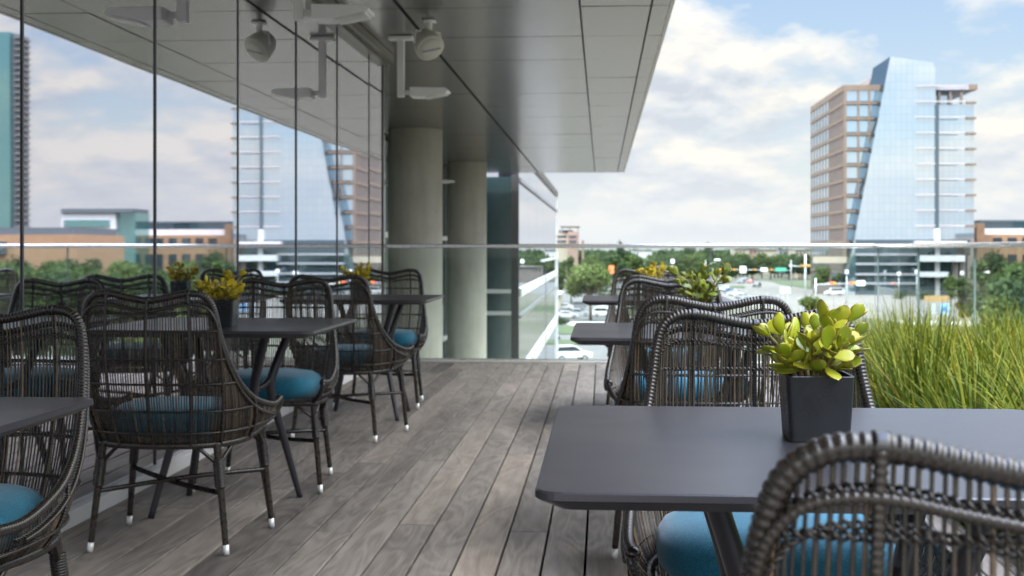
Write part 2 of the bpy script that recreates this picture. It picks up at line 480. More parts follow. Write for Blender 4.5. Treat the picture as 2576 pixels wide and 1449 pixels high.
        for e2 in ends:
            e2 = np.array(e2); m1 = b * .75 + a * .25
            coil(mb, [m1, m1 * .62 + e2 * .38 + (0, 0, .012), m1 * .25 + e2 * .75 + (0, 0, .018), e2], .0078, .006, 8, 2)
        lg = mb.build('leg', M['rim'], root, True)
        mb = MB(); mb.tube([e, ft + (e - ft) * .25, ft + np.array((0, 0, .001))], [.0108, .0104, .0088], 12); mb.build('foot_cap', M['foot'], lg, True)
    for sg in (-1, 1):
        mb = MB(); dz = .008 if sg > 0 else -.010
        a = np.array([sg * -.217, -.193, .206]); b = np.array([sg * .255, .215, .218])
        coil(mb, [a, (a + b) / 2 + (0, 0, dz), b], .0095, .0065, 8, 2); mb.build('cross_stretcher', M['rim'], root, True)
    return root

proto_chair = make_chair('wicker chair')
CK = kids_of(proto_chair)
chairs = [
    # x, y, rot (0 = back towards the camera), label
    (.345, 1.265, 0, 'nearest dark wicker chair, blurred, back to the viewer, overlapping the table with the succulent'),
    (.345, 2.60, 180, 'sharp wicker chair facing the viewer, directly behind the pot on the nearest table'),
    (.318, 4.02, 1.5, 'wicker chair seen from behind, just beyond the one facing the viewer behind the nearest pot'),
    (.315, 5.56, 181, 'wicker chair facing the viewer at the far side of the middle right-hand table'),
    (.335, 6.93, -1, 'wicker chair seen from behind at the farthest right-hand table'),
    (.305, 8.33, 180, 'wicker chair facing the viewer at the deck end of the right-hand row, behind golden leaves'),
    (-1.475, 2.70, 178, 'cropped wicker chair with teal cushion at the left edge, behind the cut-off table corner'),
    (-1.49, 4.40, -1, 'large wicker chair in full view from behind on the left, all legs on the boards'),
    (-1.46, 5.50, 182, 'wicker chair with teal cushion facing the viewer between the two left-hand tables'),
    (-1.40, 6.93, -9, 'wicker chair turned slightly, seen from behind, at the farthest left-hand table'),
    (-1.45, 8.33, 180, 'farthest wicker chair of the left row, facing the viewer in front of the concrete column'),
]
for i, (x, y, a, lab) in enumerate(chairs):
    o = proto_chair if i == 0 else copy_tree(proto_chair, CK)
    o.location = (x, y, 0.0); o.rotation_euler = (0, 0, R(a)); o['label'] = lab

# ------------------------------------------------------------------ tables
def rrect(hx, hy, r, z, n=6):
    out = []
    for cx, cy, a0 in ((hx - r, hy - r, 0), (-hx + r, hy - r, 90), (-hx + r, -hy + r, 180), (hx - r, -hy + r, 270)):
        for k in range(n + 1):
            a = R(a0 + 90 * k / n); out.append((cx + r * math.cos(a), cy + r * math.sin(a), z))
    return out
TZ = .73
def make_table(label):
    root = thing('square_table', label, 'table', group='square charcoal terrace tables')
    h = .437; mb = MB()
    mb.loft([rrect(h - .030, h - .030, .018, TZ - .027), rrect(h - .002, h - .002, .032, TZ - .0125), rrect(h, h, .034, TZ - .0105), rrect(h - .0006, h - .0006, .034, TZ - .0022), rrect(h - .003, h - .003, .032, TZ)])
    mb.build('table_top', M['table'], root)
    for sx_ in (-1, 1):
        for sy_ in (-1, 1):
            mb = MB()
            Q, _ = spline([(sx_ * .235, sy_ * .225, .001), (sx_ * .178, sy_ * .168, .26), (sx_ * .142, sy_ * .130, .43), (sx_ * .140, sy_ * .128, .50), (sx_ * .175, sy_ * .165, .62), (sx_ * .205, sy_ * .195, .704)], 30)
            mb.tube(Q, np.interp(np.arange(30), [0, 14, 20, 29], [.0125, .017, .019, .017]), 12)
            Q, _ = spline([(sx_ * .141, sy_ * .129, .505), (sx_ * .110, sy_ * .100, .470), (sx_ * .06, sy_ * .055, .458), (0, 0, .456)], 14)
            mb.tube(Q, np.linspace(.016, .013, 14), 10)
            mb.build('leg', M['table'], root, True)
    mb = MB()
    for sg in (-1, 1): mb.box(-.215, .215, sg * .195 - .016, sg * .195 + .016, .693, .7035)
    mb.build('top_bracket', M['table'], root)
    return root
proto_table = make_table('t'); TK = kids_of(proto_table)
tables = [
    (.353, 2.00, 0, 'nearest square charcoal table with the big yellow-green succulent, right foreground'),
    (.330, 4.72, 0, 'charcoal table in the middle of the right row, mostly hidden behind two chair backs'),
    (.322, 7.74, .3, 'farthest charcoal table of the right row, its left end showing beside the street tree'),
    (-1.447, 2.06, 0, 'cut-off charcoal table corner at the left edge of the terrace'),
    (-1.482, 4.97, 0, 'charcoal table on the left with golden succulent, between two facing wicker chairs'),
    (-1.452, 7.75, 0, 'farthest charcoal table of the left row, its corner pointing at the concrete column'),
]
for i, (x, y, a, lab) in enumerate(tables):
    o = proto_table if i == 0 else copy_tree(proto_table, TK)
    o.location = (x, y, 0); o.rotation_euler = (0, 0, R(a)); o['label'] = lab

# ------------------------------------------------------------------ potted succulents
def leaf(mb, base, d, up, L, W, T):
    """thick paddle leaf from base along d"""
    d = Vector(d).normalized(); sd = d.cross(Vector(up))
    if sd.length < 1e-3: sd = d.cross(Vector((1, 0, 0)))
    sd.normalize(); n = sd.cross(d).normalized()
    rows = []; ed = []
    K = 9
    for i in range(K):
        t = i / (K - 1)
        w = W * (max(0.0, math.sin(math.pi * min(1, t ** 1.35)))) ** .62
        w = max(w, W * .16 * (1 - t)) if t < .5 else w
        th = T * (.55 + .45 * math.sin(math.pi * t))
        bend = n * (L * .16 * t * t)
        c = Vector(base) + d * (L * t) + bend
        ring = []
        for a in np.linspace(0, 2 * math.pi, 10, endpoint=False):
            ca, sa = math.cos(a), math.sin(a)
            cup = n * (abs(ca) ** 2 * w * .22)
            ring.append(c + sd * (w * ca) + n * (th * sa * (w / W) ** .5) + cup)
            ed.append(max(0, abs(ca) - .74) * 3.4 * (t > .25) + (max(0, t - .86) * 5))
        rows.append(ring)
    o = len(mb.v); mb.loft(rows)
    mb.e[o:o + len(ed)] = ed

def make_plant(name, label, seed, leafmat, hgt=.115, spread=.085, nstem=9):
    rg = random.Random(seed)
    root = thing(name, label, 'potted plant', group='succulents in square black pots')
    mb = MB(); H = .102
    def sq(h, z, r=.009): return rrect(h * 1.10, h * 1.10, r, z, 4)
    t = .0035
    mb.loft([sq(.0425, 0.001), sq(.0425, .003), sq(.0475, H - .001), sq(.0470, H), sq(.0475 - t, H), sq(.0450 - t, H - .022), sq(.0440 - t, H - .04)])
    mb.build('square_pot', M['pot'], root)
    mb = MB(); mb.loft([sq(.0440, H - .016, .012), sq(.0440, H - .0145, .012), sq(.02, H - .011, .006)]); mb.build('soil', M['soil'], root)
    lv = MB(); st = MB()
    for k in range(nstem):
        a = 2 * math.pi * k / nstem + rg.uniform(-.3, .3); rr = .010 + .024 * rg.random()
        if k == 0: rr = .002
        b = Vector((rr * math.cos(a), rr * math.sin(a), H - .014))
        lean = rg.uniform(.25, .75) * spread if k else .01
        top = b + Vector((lean * math.cos(a), lean * math.sin(a), hgt * (rg.uniform(.40, .80) if k > 1 else .86)))
        mid = (b + top) / 2 + Vector((-.006 * math.cos(a), -.006 * math.sin(a), .004))
        Q, L = spline([b, mid, top], 14); st.tube(Q, np.linspace(.0042, .0022, 14), 8)
        nodes = 2 if L > .05 else 1
        for j in range(nodes + 1):
            f = .42 + .58 * j / nodes if L > .05 else .5 + .5 * j / nodes
            p = Vector(Q[min(13, int(f * 13))]); ax = (top - mid).normalized()
            ph = j * math.pi / 2 + rg.uniform(-.35, .35) + k
            last = j == nodes
            for q in range(2 if not last else 4):
                an = ph + math.pi * q if not last else ph + math.pi / 2 * q
                e1 = ax.orthogonal().normalized(); e2 = ax.cross(e1)
                out = e1 * math.cos(an) + e2 * math.sin(an)
                tilt = rg.uniform(.25, .65) if not last else (rg.uniform(.8, 1.7) if q < 2 else rg.uniform(1.6, 2.6))
                d = (out + ax * tilt).normalized()
                Ls = rg.uniform(.035, .050) * (1 if not last else (.92 if q < 2 else .6)); 
                leaf(lv, p - d * .001, d, ax, Ls, Ls * rg.uniform(.26, .34), .0026)
                if rg.random() < .35 and not last:   # a short side shoot carrying a pair of leaves
                    tip2 = p + (out * .9 + ax * .8).normalized() * .022
                    st.tube([p, (p + tip2) / 2 + ax * .002, tip2], [.0025, .0022, .0018], 6)
                    for sgn in (-1, 1):
                        d2 = (out.cross(ax) * sgn + ax * .9 + out * .3).normalized()
                        leaf(lv, tip2, d2, ax, Ls * .85, Ls * .28, .0024)
    for k in range(7):
        a = 2 * math.pi * k / 7 + rg.uniform(-.3, .3); b = Vector((.024 * math.cos(a), .024 * math.sin(a), H + .002))
        d = Vector((math.cos(a), math.sin(a), rg.uniform(.10, .5)))
        leaf(lv, b, d, (0, 0, 1), rg.uniform(.042, .056), .0125, .0026)
    st.build('stems', M['jstem'], root, True)
    lv.build('leaves', leafmat, root, True, edge=True)
    return root
pots = [
    (.337, 2.040, 4, 'jade', 'big sharp yellow-green succulent in a black pot on the nearest table', .108, .082, 9),
    (.352, 4.62, 15, 'jade_green', 'leafy green succulent in a black pot rising behind the wicker chair backs on the right', .150, .100, 11),
    (.300, 7.72, 27, 'jade_gold', 'small golden-green succulent on the farthest right-hand table, peeping over chair backs', .115, .09, 10),
    (-1.452, 4.80, 31, 'jade_gold', 'bright golden succulent in a black pot on the left-hand table', .120, .085, 10),
    (-1.45, 7.55, 45, 'jade_gold', 'golden succulent on the farthest left-hand table near the column', .118, .09, 10),
]
for x, y, sd, lm, lab, hg, sp, ns in pots:
    o = make_plant('potted_succulent', lab, sd, M[lm], hg, sp, ns); o.location = (x, y, TZ + .0005)

# ------------------------------------------------------------------ deck
DECK_L, DECK_R, DECK_END = -1.955, 1.30, 11.42
mb = MB(); rg = random.Random(11)
pitch, gap = .1407, .0085
x = -.055 - pitch * 14
while x < DECK_R - .02:
    x0, x1 = max(x + gap / 2, DECK_L), min(x + pitch - gap / 2, DECK_R)
    if x1 - x0 > .02:
        y = -3 - rg.random() * 1.8
        while y < DECK_END:
            L = rg.choice((.9, 1.8, 2.4, 3.0, 3.6)) * rg.uniform(.9, 1.1)
            y1 = min(y + L, DECK_END)
            if y1 > -1.5 and y1 - y > .05:
                dz = rg.uniform(-.0012, .0006); e = .0022
                za, zb = -.022 + dz, dz
                p = [(x0, y + .001, za), (x1, y + .001, za), (x1, y1 - .001, za), (x0, y1 - .001, za),
                     (x0, y + .001, zb - e), (x1, y + .001, zb - e), (x1, y1 - .001, zb - e), (x0, y1 - .001, zb - e),
                     (x0 + e, y + .002, zb), (x1 - e, y + .002, zb), (x1 - e, y1 - .002, zb), (x0 + e, y1 - .002, zb)]
                mb.add(p, [(0, 1, 5, 4), (1, 2, 6, 5), (2, 3, 7, 6), (3, 0, 4, 7), (4, 5, 9, 8), (5, 6, 10, 9), (6, 7, 11, 10), (7, 4, 8, 11), (8, 9, 10, 11)])
            y = y1
    x += pitch
tag(mb.build('deck', M['deck']), kind='structure')
mb = MB(); mb.box(-2.6, 2.50, -3, 11.40, -.60, -.060)
tag(mb.build('deck_slab', M['under']), kind='structure')
mb = MB(); mb.box(-2.6, 2.62, 11.43, 11.74, -.60, .012); mb.box(2.36, 2.62, -3, 11.428, -.60, .012)
tag(mb.build('deck_kerb', M['kerb'], bevel=.006), kind='structure')

# ------------------------------------------------------------------ glass railings
def railing(name, label, p0, p1, cuts, extra):
    root = thing(name, label, 'railing')
    d = (Vector(p1) - Vector(p0)); L = d.length; ang = math.atan2(d.y, d.x)
    root.location = p0; root.rotation_euler = (0, 0, ang)
    mb = MB(); prof = [(-.024, 1.034), (-.028, 1.040), (-.028, 1.064), (-.024, 1.070), (.024, 1.070), (.028, 1.064), (.028, 1.040), (.024, 1.034)]
    mb.loft([[(0 + (0 if k == 0 else 0), y, z) for y, z in prof] if k == 0 else [(L + extra, y, z) for y, z in prof] for k in range(2)])
    mb.build('top_rail', M['steel'], root)
    mb = MB(); mb.box(0, L - .03, -.012, .012, .0125, .020); mb.build('base_channel', M['steel'], root)
    for a, b in zip(cuts[:-1], cuts[1:]):
        mb = MB(); mb.box(a + .006, b - .006, -.0065, .0065, .02, 1.036); g = mb.build('glass_panel', M['glass'], root)
        mb = MB()
        for xx in (a + .0058, b - .0058): mb.box(xx - .0016, xx + .0016, -.0068, .0068, .021, 1.0345)
        mb.build('glass_edge', M['glassedge'], g)
    return root
RX, RY = 2.46, 11.60
railing('glass_railing', 'clear glass railing with steel top rail across the far end of the deck', (-1.99, RY, 0), (RX, RY, 0), [0, 1.48, 2.97, 4.45 - .01], -.03)
railing('glass_railing', 'clear glass railing with steel top rail along the grass bed on the right', (RX, RY + .028, 0), (RX, -2.5, 0), [.05, 1.52, 3.02, 4.52, 6.02, 7.52, 9.02, 10.52, 12.0, 13.5], 0)

# ------------------------------------------------------------------ grass bed
mb = MB(); mb.box(DECK_R + .02, 2.355, -2.5, 10.2, -.055, -.02)
tag(mb.build('planting_bed', noisy('mulch_soil', (.03, .022, .015), (.08, .055, .035), 25, .95, 0, .5)), kind='structure')
mb = MB(); mb.box(DECK_R + .003, DECK_R + .019, -2.5, 10.2, -.055, .012); mb.box(DECK_R + .003, 2.355, 10.201, 10.22, -.055, .012)
tag(mb.build('bed_edging', M['steel']), kind='structure')
def grass_mat():
    m = mat('long_ornamental_grass', (.1, .16, .03), .6, 0, .12); k = N(m)
    k.b.inputs['Subsurface Weight'].default_value = .0
    g = k.n('ShaderNodeNewGeometry'); nz = k.noise(k.coord('Object'), 1.6, 3, .6)
    a = k.n('ShaderNodeAttribute', attribute_name='edge')
    f = k.math('ADD', k.math('MULTIPLY', g.outputs['Random Per Island'], .75), k.math('MULTIPLY', nz.outputs['Fac'], .35))
    c = k.ramp(f, [(.08, (.008, .020, .002)), (.38, (.024, .052, .004)), (.64, (.066, .102, .006)), (.86, (.155, .16, .012)), (.97, (.25, .13, .025))])
    k.l(k.mix(k.math('MULTIPLY', a.outputs['Fac'], .25), c, (.26, .21, .03)), k.b.inputs['Base Color'])
    nt = k.nt; tl = k.n('ShaderNodeBsdfTranslucent'); k.l(c, tl.inputs['Color'])
    ms = k.n('ShaderNodeMixShader'); ms.inputs[0].default_value = .22
    k.l(k.b.outputs[0], ms.inputs[1]); k.l(tl.outputs[0], ms.inputs[2]); k.l(ms.outputs[0], nt.nodes['Material Output'].inputs['Surface'])
    return m
M['grass'] = grass_mat()
mb = MB(); rg = random.Random(5)
clumps = []
yy = .2
while yy < 10.0:
    for xx in (1.46, 1.74, 2.02, 2.26): clumps.append((xx + rg.uniform(-.10, .10), yy + rg.uniform(-.12, .12)))
    yy += .30
for cx, cy in clumps:
    S = rg.uniform(.8, 1.1) * (1.0 if cy < 8.6 else .8)
    for k in range(190):
        a = rg.uniform(0, 2 * math.pi); r0 = rg.uniform(0, .07)
        b = Vector((cx + r0 * math.cos(a), cy + r0 * math.sin(a), -.03))
        L = rg.uniform(.36, .82) * S; lean = rg.uniform(.10, 1.05); a2 = a + rg.uniform(-.7, .7)
        dirh = Vector((math.cos(a2), math.sin(a2), 0)); w = rg.uniform(.0030, .0066)
        sd = Vector((-math.sin(a2), math.cos(a2), 0)); tw = rg.uniform(-1.2, 1.2)
        p = b.copy(); vs = []; ed = []; K = 6; th = rg.uniform(.02, .25) * lean + .05
        for i in range(K + 1):
            t = i / K
            ww = w * (1 - t ** 2.2) + .0004
            s2 = (sd * math.cos(tw * t) + dirh * math.sin(tw * t) * .6).normalized()
            vs += [p - s2 * ww, p + s2 * ww]; ed += [max(0, t - .6) * 2] * 2
            th2 = th + lean * 1.5 * t ** 1.3
            p = p + (dirh * math.sin(th2) + Vector((0, 0, 1)) * math.cos(th2)) * (L / K)
            if p.x > 2.42: p.x = 2.42 - (p.x - 2.42) * .3
            if p.x < 1.12: p.x = 1.12 + (1.12 - p.x) * .2
        mb.add(vs, [(2 * i, 2 * i + 1, 2 * i + 3, 2 * i + 2) for i in range(K)], ed)
tag(mb.build('grass', M['grass'], edge=True), 'long arching green and straw grass filling the planting bed', 'grass', kind='stuff')

# ------------------------------------------------------------------ own building: curtain wall, soffit, columns, far wing
bld = thing('office_building', 'modern building with mirrored glass wall and metal panel soffit over the terrace', 'building')
XW, SZ = -2.0, 2.80
def yw(px): # where the wall plane shows at column px
    t = (px - 1288.0) / FPX; a = math.atan(t) - YAW
    return XW / math.tan(a)
cuts = [-1.0, .55, 1.85, 3.12] + [yw(p) for p in (55, 390, 598, 745, 848, 928, 960)]
cuts[-1] = 11.50
rg = random.Random(2)
for i, (a, b) in enumerate(zip(cuts[:-1], cuts[1:])):
    mb = MB(); h = (b - a) / 2
    mb.box(-.012, 0, -h + .010, h - .010, .058, SZ - .075)
    g = mb.build('glass_pane', M['wallglass'], bld); g.location = (XW, (a + b) / 2, 0); g.rotation_euler = (0, 0, R((0, 0, .1, -.05, .06, -.05, .10, .05, -.06, -.30)[i % 10]))
for y in cuts[1:-1]:
    mb = MB(); mb.box(XW - .06, XW + .006, y - .0045, y + .0045, .06, SZ - .07); mb.build('mullion', M['mullion'], bld)
mb = MB(); mb.box(XW - .06, XW + .012, 11.495, 11.54, -.02, SZ - .002); mb.build('end_post', M['bronze'], bld)
mb = MB(); mb.box(XW - .06, XW + .040, -1, 11.49, -.02, .055); mb.build('base_kerb', M['whitemetal'], bld, bevel=.004)
mb = MB(); mb.box(XW - .06, XW + .10, -1, 11.56, SZ - .072, SZ - .004); mb.box(XW - .02, XW + .05, -1, 11.55, SZ - .10, SZ - .0725); mb.build('head_trim', M['bronze'], bld)
mb = MB(); mb.box(XW - .30, XW - .07, -1, 11.48, -.4, SZ); mb.build('wall_backing', M['under'], bld)
mb = MB(); mb.box(-3.2, XW - .071, 11.40, 11.48, -12, SZ - .003); mb.build('return_wall', M['concrete'], bld)
# soffit panels: real panels with open joints
SX = [-3.3, -1.478, -.16, .36]; edge = .492; SEND = 29.6
yj = [-2.0 + .02]
while yj[-1] < SEND: yj.append(yj[-1] + 1.30)
off = at(1200, 9.36, 2.8).y; off -= int((off + 2) / 1.3) * 1.3
yj = [off + 1.3 * k for k in range(-2, 30) if off + 1.3 * k < SEND - .5] + [SEND]
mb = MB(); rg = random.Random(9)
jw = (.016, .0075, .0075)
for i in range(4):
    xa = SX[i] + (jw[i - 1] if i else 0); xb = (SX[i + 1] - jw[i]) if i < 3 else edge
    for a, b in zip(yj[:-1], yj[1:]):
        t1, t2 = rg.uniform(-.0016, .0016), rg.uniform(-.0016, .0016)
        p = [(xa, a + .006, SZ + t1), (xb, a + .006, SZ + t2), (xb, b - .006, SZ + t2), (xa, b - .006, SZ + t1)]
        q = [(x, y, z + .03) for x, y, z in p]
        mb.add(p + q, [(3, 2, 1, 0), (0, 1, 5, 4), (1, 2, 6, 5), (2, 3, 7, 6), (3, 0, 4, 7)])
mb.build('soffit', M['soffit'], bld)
mb = MB(); mb.box(-3.6, edge - .002, yj[0], SEND - .002, SZ + .032, SZ + .09); mb.build('joint_backing', M['joint'], bld)
mb = MB(); mb.box(edge + .002, edge + .03, yj[0], SEND + .02, SZ - .004, SZ + .45); mb.box(-3.3, edge + .001, SEND + .001, SEND + .02, SZ - .003, SZ + .45); mb.build('fascia', M['fascia'], bld)
mb = MB(); mb.box(-14, edge - .01, yj[0], SEND - .01, SZ + .095, SZ + .445); mb.build('roof_slab', M['concrete'], bld)
# recessed glazing behind the columns and under it
mb = MB(); mb.box(-3.46, -3.42, 11.5, 29.9, -12, SZ); mb.build('recessed_glazing', M['darkglass'], bld)
for z in (-.95, 1.2): 
    mb = MB(); mb.box(-3.419, -3.36, 11.5, 29.9, z, z + .09); mb.build('glazing_bar', M['whitemetal'], bld)
for y in np.arange(13.0, 29.9, 1.62):
    mb = MB(); mb.box(-3.419, -3.35, y - .03, y + .03, -12, SZ); mb.build('glazing_bar', M['steel'], bld)
for i, (cy, lab) in enumerate(((18.83, 'front round concrete column beyond the glass wall'), (26.12, 'rear round concrete column beside the dark teal glass'))):
    mb = MB(); mb.cyl((0, 0, GZ), (0, 0, SZ - .003), .405, .405, 64)
    o = mb.build('concrete_column', M['concrete'], None, True); o.location = (-2.775, cy, 0)
    tag(o, lab, 'column', 'round concrete columns under the soffit')
mb = MB(); mb.box(-3.36, -2.62, 20.6, 20.95, -.50, .10); mb.build('floor_beam', M['kerb'], bld)
# far wing
wing = thing('glass_wing', 'far glass wing with mirrored side, white sills and dark coping beyond the columns', 'building')
WX, WY0, WY1, WT = -1.96, 30.0, 55.0, 3.28
mb = MB(); mb.box(-3.25, WX - .18, WY0, WY0 + .03, GZ, 2.72); mb.build('end_glass', M['darkglass'], wing)
mb = MB(); mb.box(WX - .178, WX, WY0 - .02, WY0 + .12, GZ, 2.78); mb.build('corner_post', M['mullion'], wing)
for z in (.015, -.50): mb = MB(); mb.box(-3.25, WX - .18, WY0 - .06, WY0 - .001, z - .045, z + .045); mb.build('white_sill', M['whitemetal'], wing)
for k in range(6):
    a = WY0 + .12 + k * (WY1 - WY0 - .12) / 6; b = WY0 + .12 + (k + 1) * (WY1 - WY0 - .12) / 6
    mb = MB(); mb.box(WX - .03, WX, a + .01, b - .01, GZ, WT); mb.build('glass_pane', M['winglass'], wing)
mb = MB(); mb.box(WX - .4, WX + .07, 29.95, WY1 + .02, WT + .002, WT + .20); mb.build('coping', M['bronze'], wing)
for z, t, mm in ((2.66, .05, 'greywall'), (.62, .035, 'whitemetal'), (-.02, .10, 'whitemetal'), (-.60, .04, 'steel'), (-2.05, .16, 'whitemetal')):
    mb = MB(); mb.box(WX + .002, WX + .05, WY0 + (12 if z == .62 else .13), WY1, z - t, z + t); mb.build('sill', M[mm], wing)
mb = MB(); mb.box(WX - .10, WX + .06, WY1 + .021, WY1 + .30, GZ, .9); mb.box(WX - .06, WX + .02, WY1 + .021, WY1 + .12, .9, WT); mb.build('end_post', M['whitemetal'], wing)
mb = MB(); mb.box(-14, WX - .5, WY0 + .2, WY1, GZ, WT); mb.build('wall', M['greywall'], wing)

# ------------------------------------------------------------------ soffit fixtures
def light_bracket(label, x, y):
    root = thing('light_bracket', label, 'light fixture', (x, y, SZ - .004), 0, 'white wedge lights hung from the soffit')
    mb = MB(); mb.box(-.10, .10, -.045, .045, -.03, 0); mb.build('ceiling_plate', M['whitemetal'], root, bevel=.004)
    mb = MB(); mb.box(-.028, .028, -.028, .028, -.505, -.031); mb.build('stem', M['whitemetal'], root, bevel=.003)
    mb = MB(); mb.box(.0285, .085, -.016, .016, -.485, -.450); mb.build('swivel_arm', M['whitemetal'], root, bevel=.003)
    mb = MB()
    x0, x1 = .086, .405; zt = -.432; hw = .10
    prof = [(x0, zt), (x1 - .03, zt - .006), (x1, zt - .022), (x1, zt - .040), (x0 + .10, zt - .080), (x0, zt - .076)]
    mb.loft([[(px_, -hw, pz) for px_, pz in prof], [(px_, hw, pz) for px_, pz in prof]])
    w = mb.build('lamp_housing', M['whitemetal'], root, bevel=.005)
    mb = MB()
    for k in range(12):
        t = .14 + .80 * k / 12; px_ = x0 + .10 + (x1 - x0 - .10) * t; z = zt - .080 + .040 * t
        mb.box(px_, px_ + .007, -hw * .9, hw * .9, z - .012, z - .0005)
    mb.build('cooling_fins', M['foot'], w)
    return root
light_bracket('white wedge light on a long stem, nearest, cut off by the top edge', -1.67, at(752, 7.04, 2).y)
light_bracket('white wedge light on a full-length stem beside the round speaker', -1.67, at(1008, 10.6, 2).y)
root = thing('wall_light', 'small white wedge light sticking out between the two concrete columns', 'light fixture', (-3.36, 21.0, 2.13), 0, 'white wedge lights hung from the soffit')
mb = MB(); mb.loft([[(0, y, .05), (.90, y, .03), (.92, y, .0), (.3, y, -.05), (0, y, -.05)] for y in (-.1, .1)]); mb.build('lamp_housing', M['whitemetal'], root)
mb = MB(); mb.box(-.0, .05, -.12, .12, -.14, -.051); mb.build('wall_plate', M['whitemetal'], root)

sp = thing('loudspeaker', 'round cream loudspeaker in a bracket under the soffit', 'speaker', (-1.335, at(1092, 9.85, 2).y, SZ - .004))
mb = MB(); mb.box(-.05, .05, -.05, .05, -.012, 0); mb.cyl((0, 0, -.10), (0, 0, -.012), .025, .025, 16); mb.build('ceiling_mount', M['whitemetal'], sp, True)
ax = Vector((.42, -.52, -.62)).normalized()
q = ax.to_track_quat('Z', 'Y').to_matrix().to_4x4(); q.translation = Vector((-.01, 0, -.185))
mb = MB(); prof = [(.045, -.115), (.075, -.105), (.10, -.06), (.112, 0), (.116, .035), (.113, .055), (.104, .062)]
mb.loft([[q @ Vector((r * math.cos(a), r * math.sin(a), z)) for a in np.linspace(0, 2 * math.pi, 32, endpoint=False)] for r, z in prof]); body = mb.build('body', noisy('cream_speaker_shell', (.56, .54, .47), (.62, .60, .53), 9, .5), sp, True)
mb = MB(); mb.loft([[q @ Vector((r * math.cos(a), r * math.sin(a), z)) for a in np.linspace(0, 2 * math.pi, 32, endpoint=False)] for r, z in ((.100, .0625), (.098, .068), (.05, .075))]); mb.build('grille', noisy('cream_grille', (.50, .48, .41), (.58, .56, .49), 300, .6, 0, .5), body, True)
mb = MB(); mb.box(-.075, .075, -.008, .008, .0722, .078, q @ Matrix.Rotation(R(20), 4, 'Z')); mb.build('badge_slot', M['greywall'], body)
mb = MB()
for sg in (-1, 1):
    e = (q @ Vector((sg * .119, 0, 0)))
    mb.tube([Vector((0, 0, -.085)), Vector((e.x * .9, e.y * .9, -.09)), e * .6 + Vector((e.x * .4, e.y * .4, -.045)), e], .010, 8)
mb.build('yoke', M['whitemetal'], sp, True)

# ------------------------------------------------------------------ street level: ground, roads
def ground_mat():
    m = mat('patchy_grass_ground', (.1, .12, .05), .95, 0, .2); k = N(m)
    o = k.coord('Object'); a = k.noise(o, .02, 5, .6); b = k.noise(o, .6, 4, .6)
    f = k.math('ADD', k.math('MULTIPLY', a.outputs['Fac'], .7), k.math('MULTIPLY', b.outputs['Fac'], .3))
    k.l(k.ramp(f, [(.36, (.026, .038, .015)), (.46, (.06, .058, .040)), (.62, (.088, .08, .064))]), k.b.inputs['Base Color'])
    return m
mb = MB(); S = 9000; mb.add([(-S, -S, GZ), (S, -S, GZ), (S, S, GZ), (-S, S, GZ)], [(0, 1, 2, 3)])
tag(mb.build('ground', ground_mat()), kind='structure')
M['asphalt'] = noisy('worn_asphalt', (.055, .053, .05), (.082, .078, .072), .25, .9, detail=8)
M['roadconc'] = noisy('beige_concrete_road', (.085, .075, .063), (.108, .096, .082), .12, .9, detail=8)  # the concrete's own beige, slightly mottled
M['lawn'] = noisy('mown_lawn', (.020, .036, .008), (.038, .052, .014), .5, .95, detail=8)
M['paint'] = mat('white_road_paint', (.45, .45, .43), .7)
def patch(name, pts, m, lift, h=0):
    mb = MB(); P = [gr(x, y) for x, y in pts]
    if h: mb.prism([(p.x, p.y) for p in P], GZ + .001, GZ + h)
    else: mb.add([(p.x, p.y, GZ + lift) for p in P], [tuple(range(len(P)))])
    return tag(mb.build(name, m), kind='structure')
patch('parking_lot', [(1180, 930), (1640, 930), (1600, 850), (1560, 790), (1540, 748), (1300, 748), (1180, 800)], M['asphalt'], .02)
patch('boulevard', [(1740, 710), (1880, 706), (1985, 712), (2230, 742), (2640, 768), (2640, 812), (2240, 806), (1990, 790), (1820, 760), (1690, 722)], M['roadconc'], .012)
patch('side_street', [(1320, 748.5), (1540, 748.5), (1860, 722), (1700, 704), (1560, 712)], M['asphalt'], .008)
patch('lawn', [(1395, 822), (1560, 822), (1556, 842), (1398, 842)], M['lawn'], 0, .14)
patch('lawn', [(1400, 857), (1600, 857), (1600, 868), (1400, 869)], M['lawn'], 0, .14)
patch('lawn', [(2440, 822), (2640, 830), (2640, 868), (2560, 860), (2470, 848)], M['lawn'], 0, .14)
patch('lawn', [(1838, 719.6), (1872, 719.6), (1875, 724.5), (1836, 724.5)], M['lawn'], 0, .16)
patch('lawn', [(1930, 703.5), (2140, 722), (2200, 733), (2080, 734), (1960, 715)], M['lawn'], 0, .14)
patch('footpath', [(2230, 807), (2640, 814), (2640, 824), (2300, 819)], M['kerb'], 0, .13)
patch('footpath', [(1560, 812), (1395, 812), (1396, 819), (1558, 819)], M['kerb'], 0, .13)
mb = MB()
for k in range(16):
    a, b = gr(1745 + 26 * k, 713.5 + 3.6 * k), gr(1757 + 26 * k, 715.2 + 3.6 * k)
    d = (b - a).normalized() * 1.0; n = Vector((-d.y, d.x, 0)) * .12
    mb.add([(p.x, p.y, GZ + .02) for p in (a - n, a + d * 3 - n, a + d * 3 + n, a + n)], [(0, 1, 2, 3)])
tag(mb.build('road_markings', M['paint']), kind='structure')

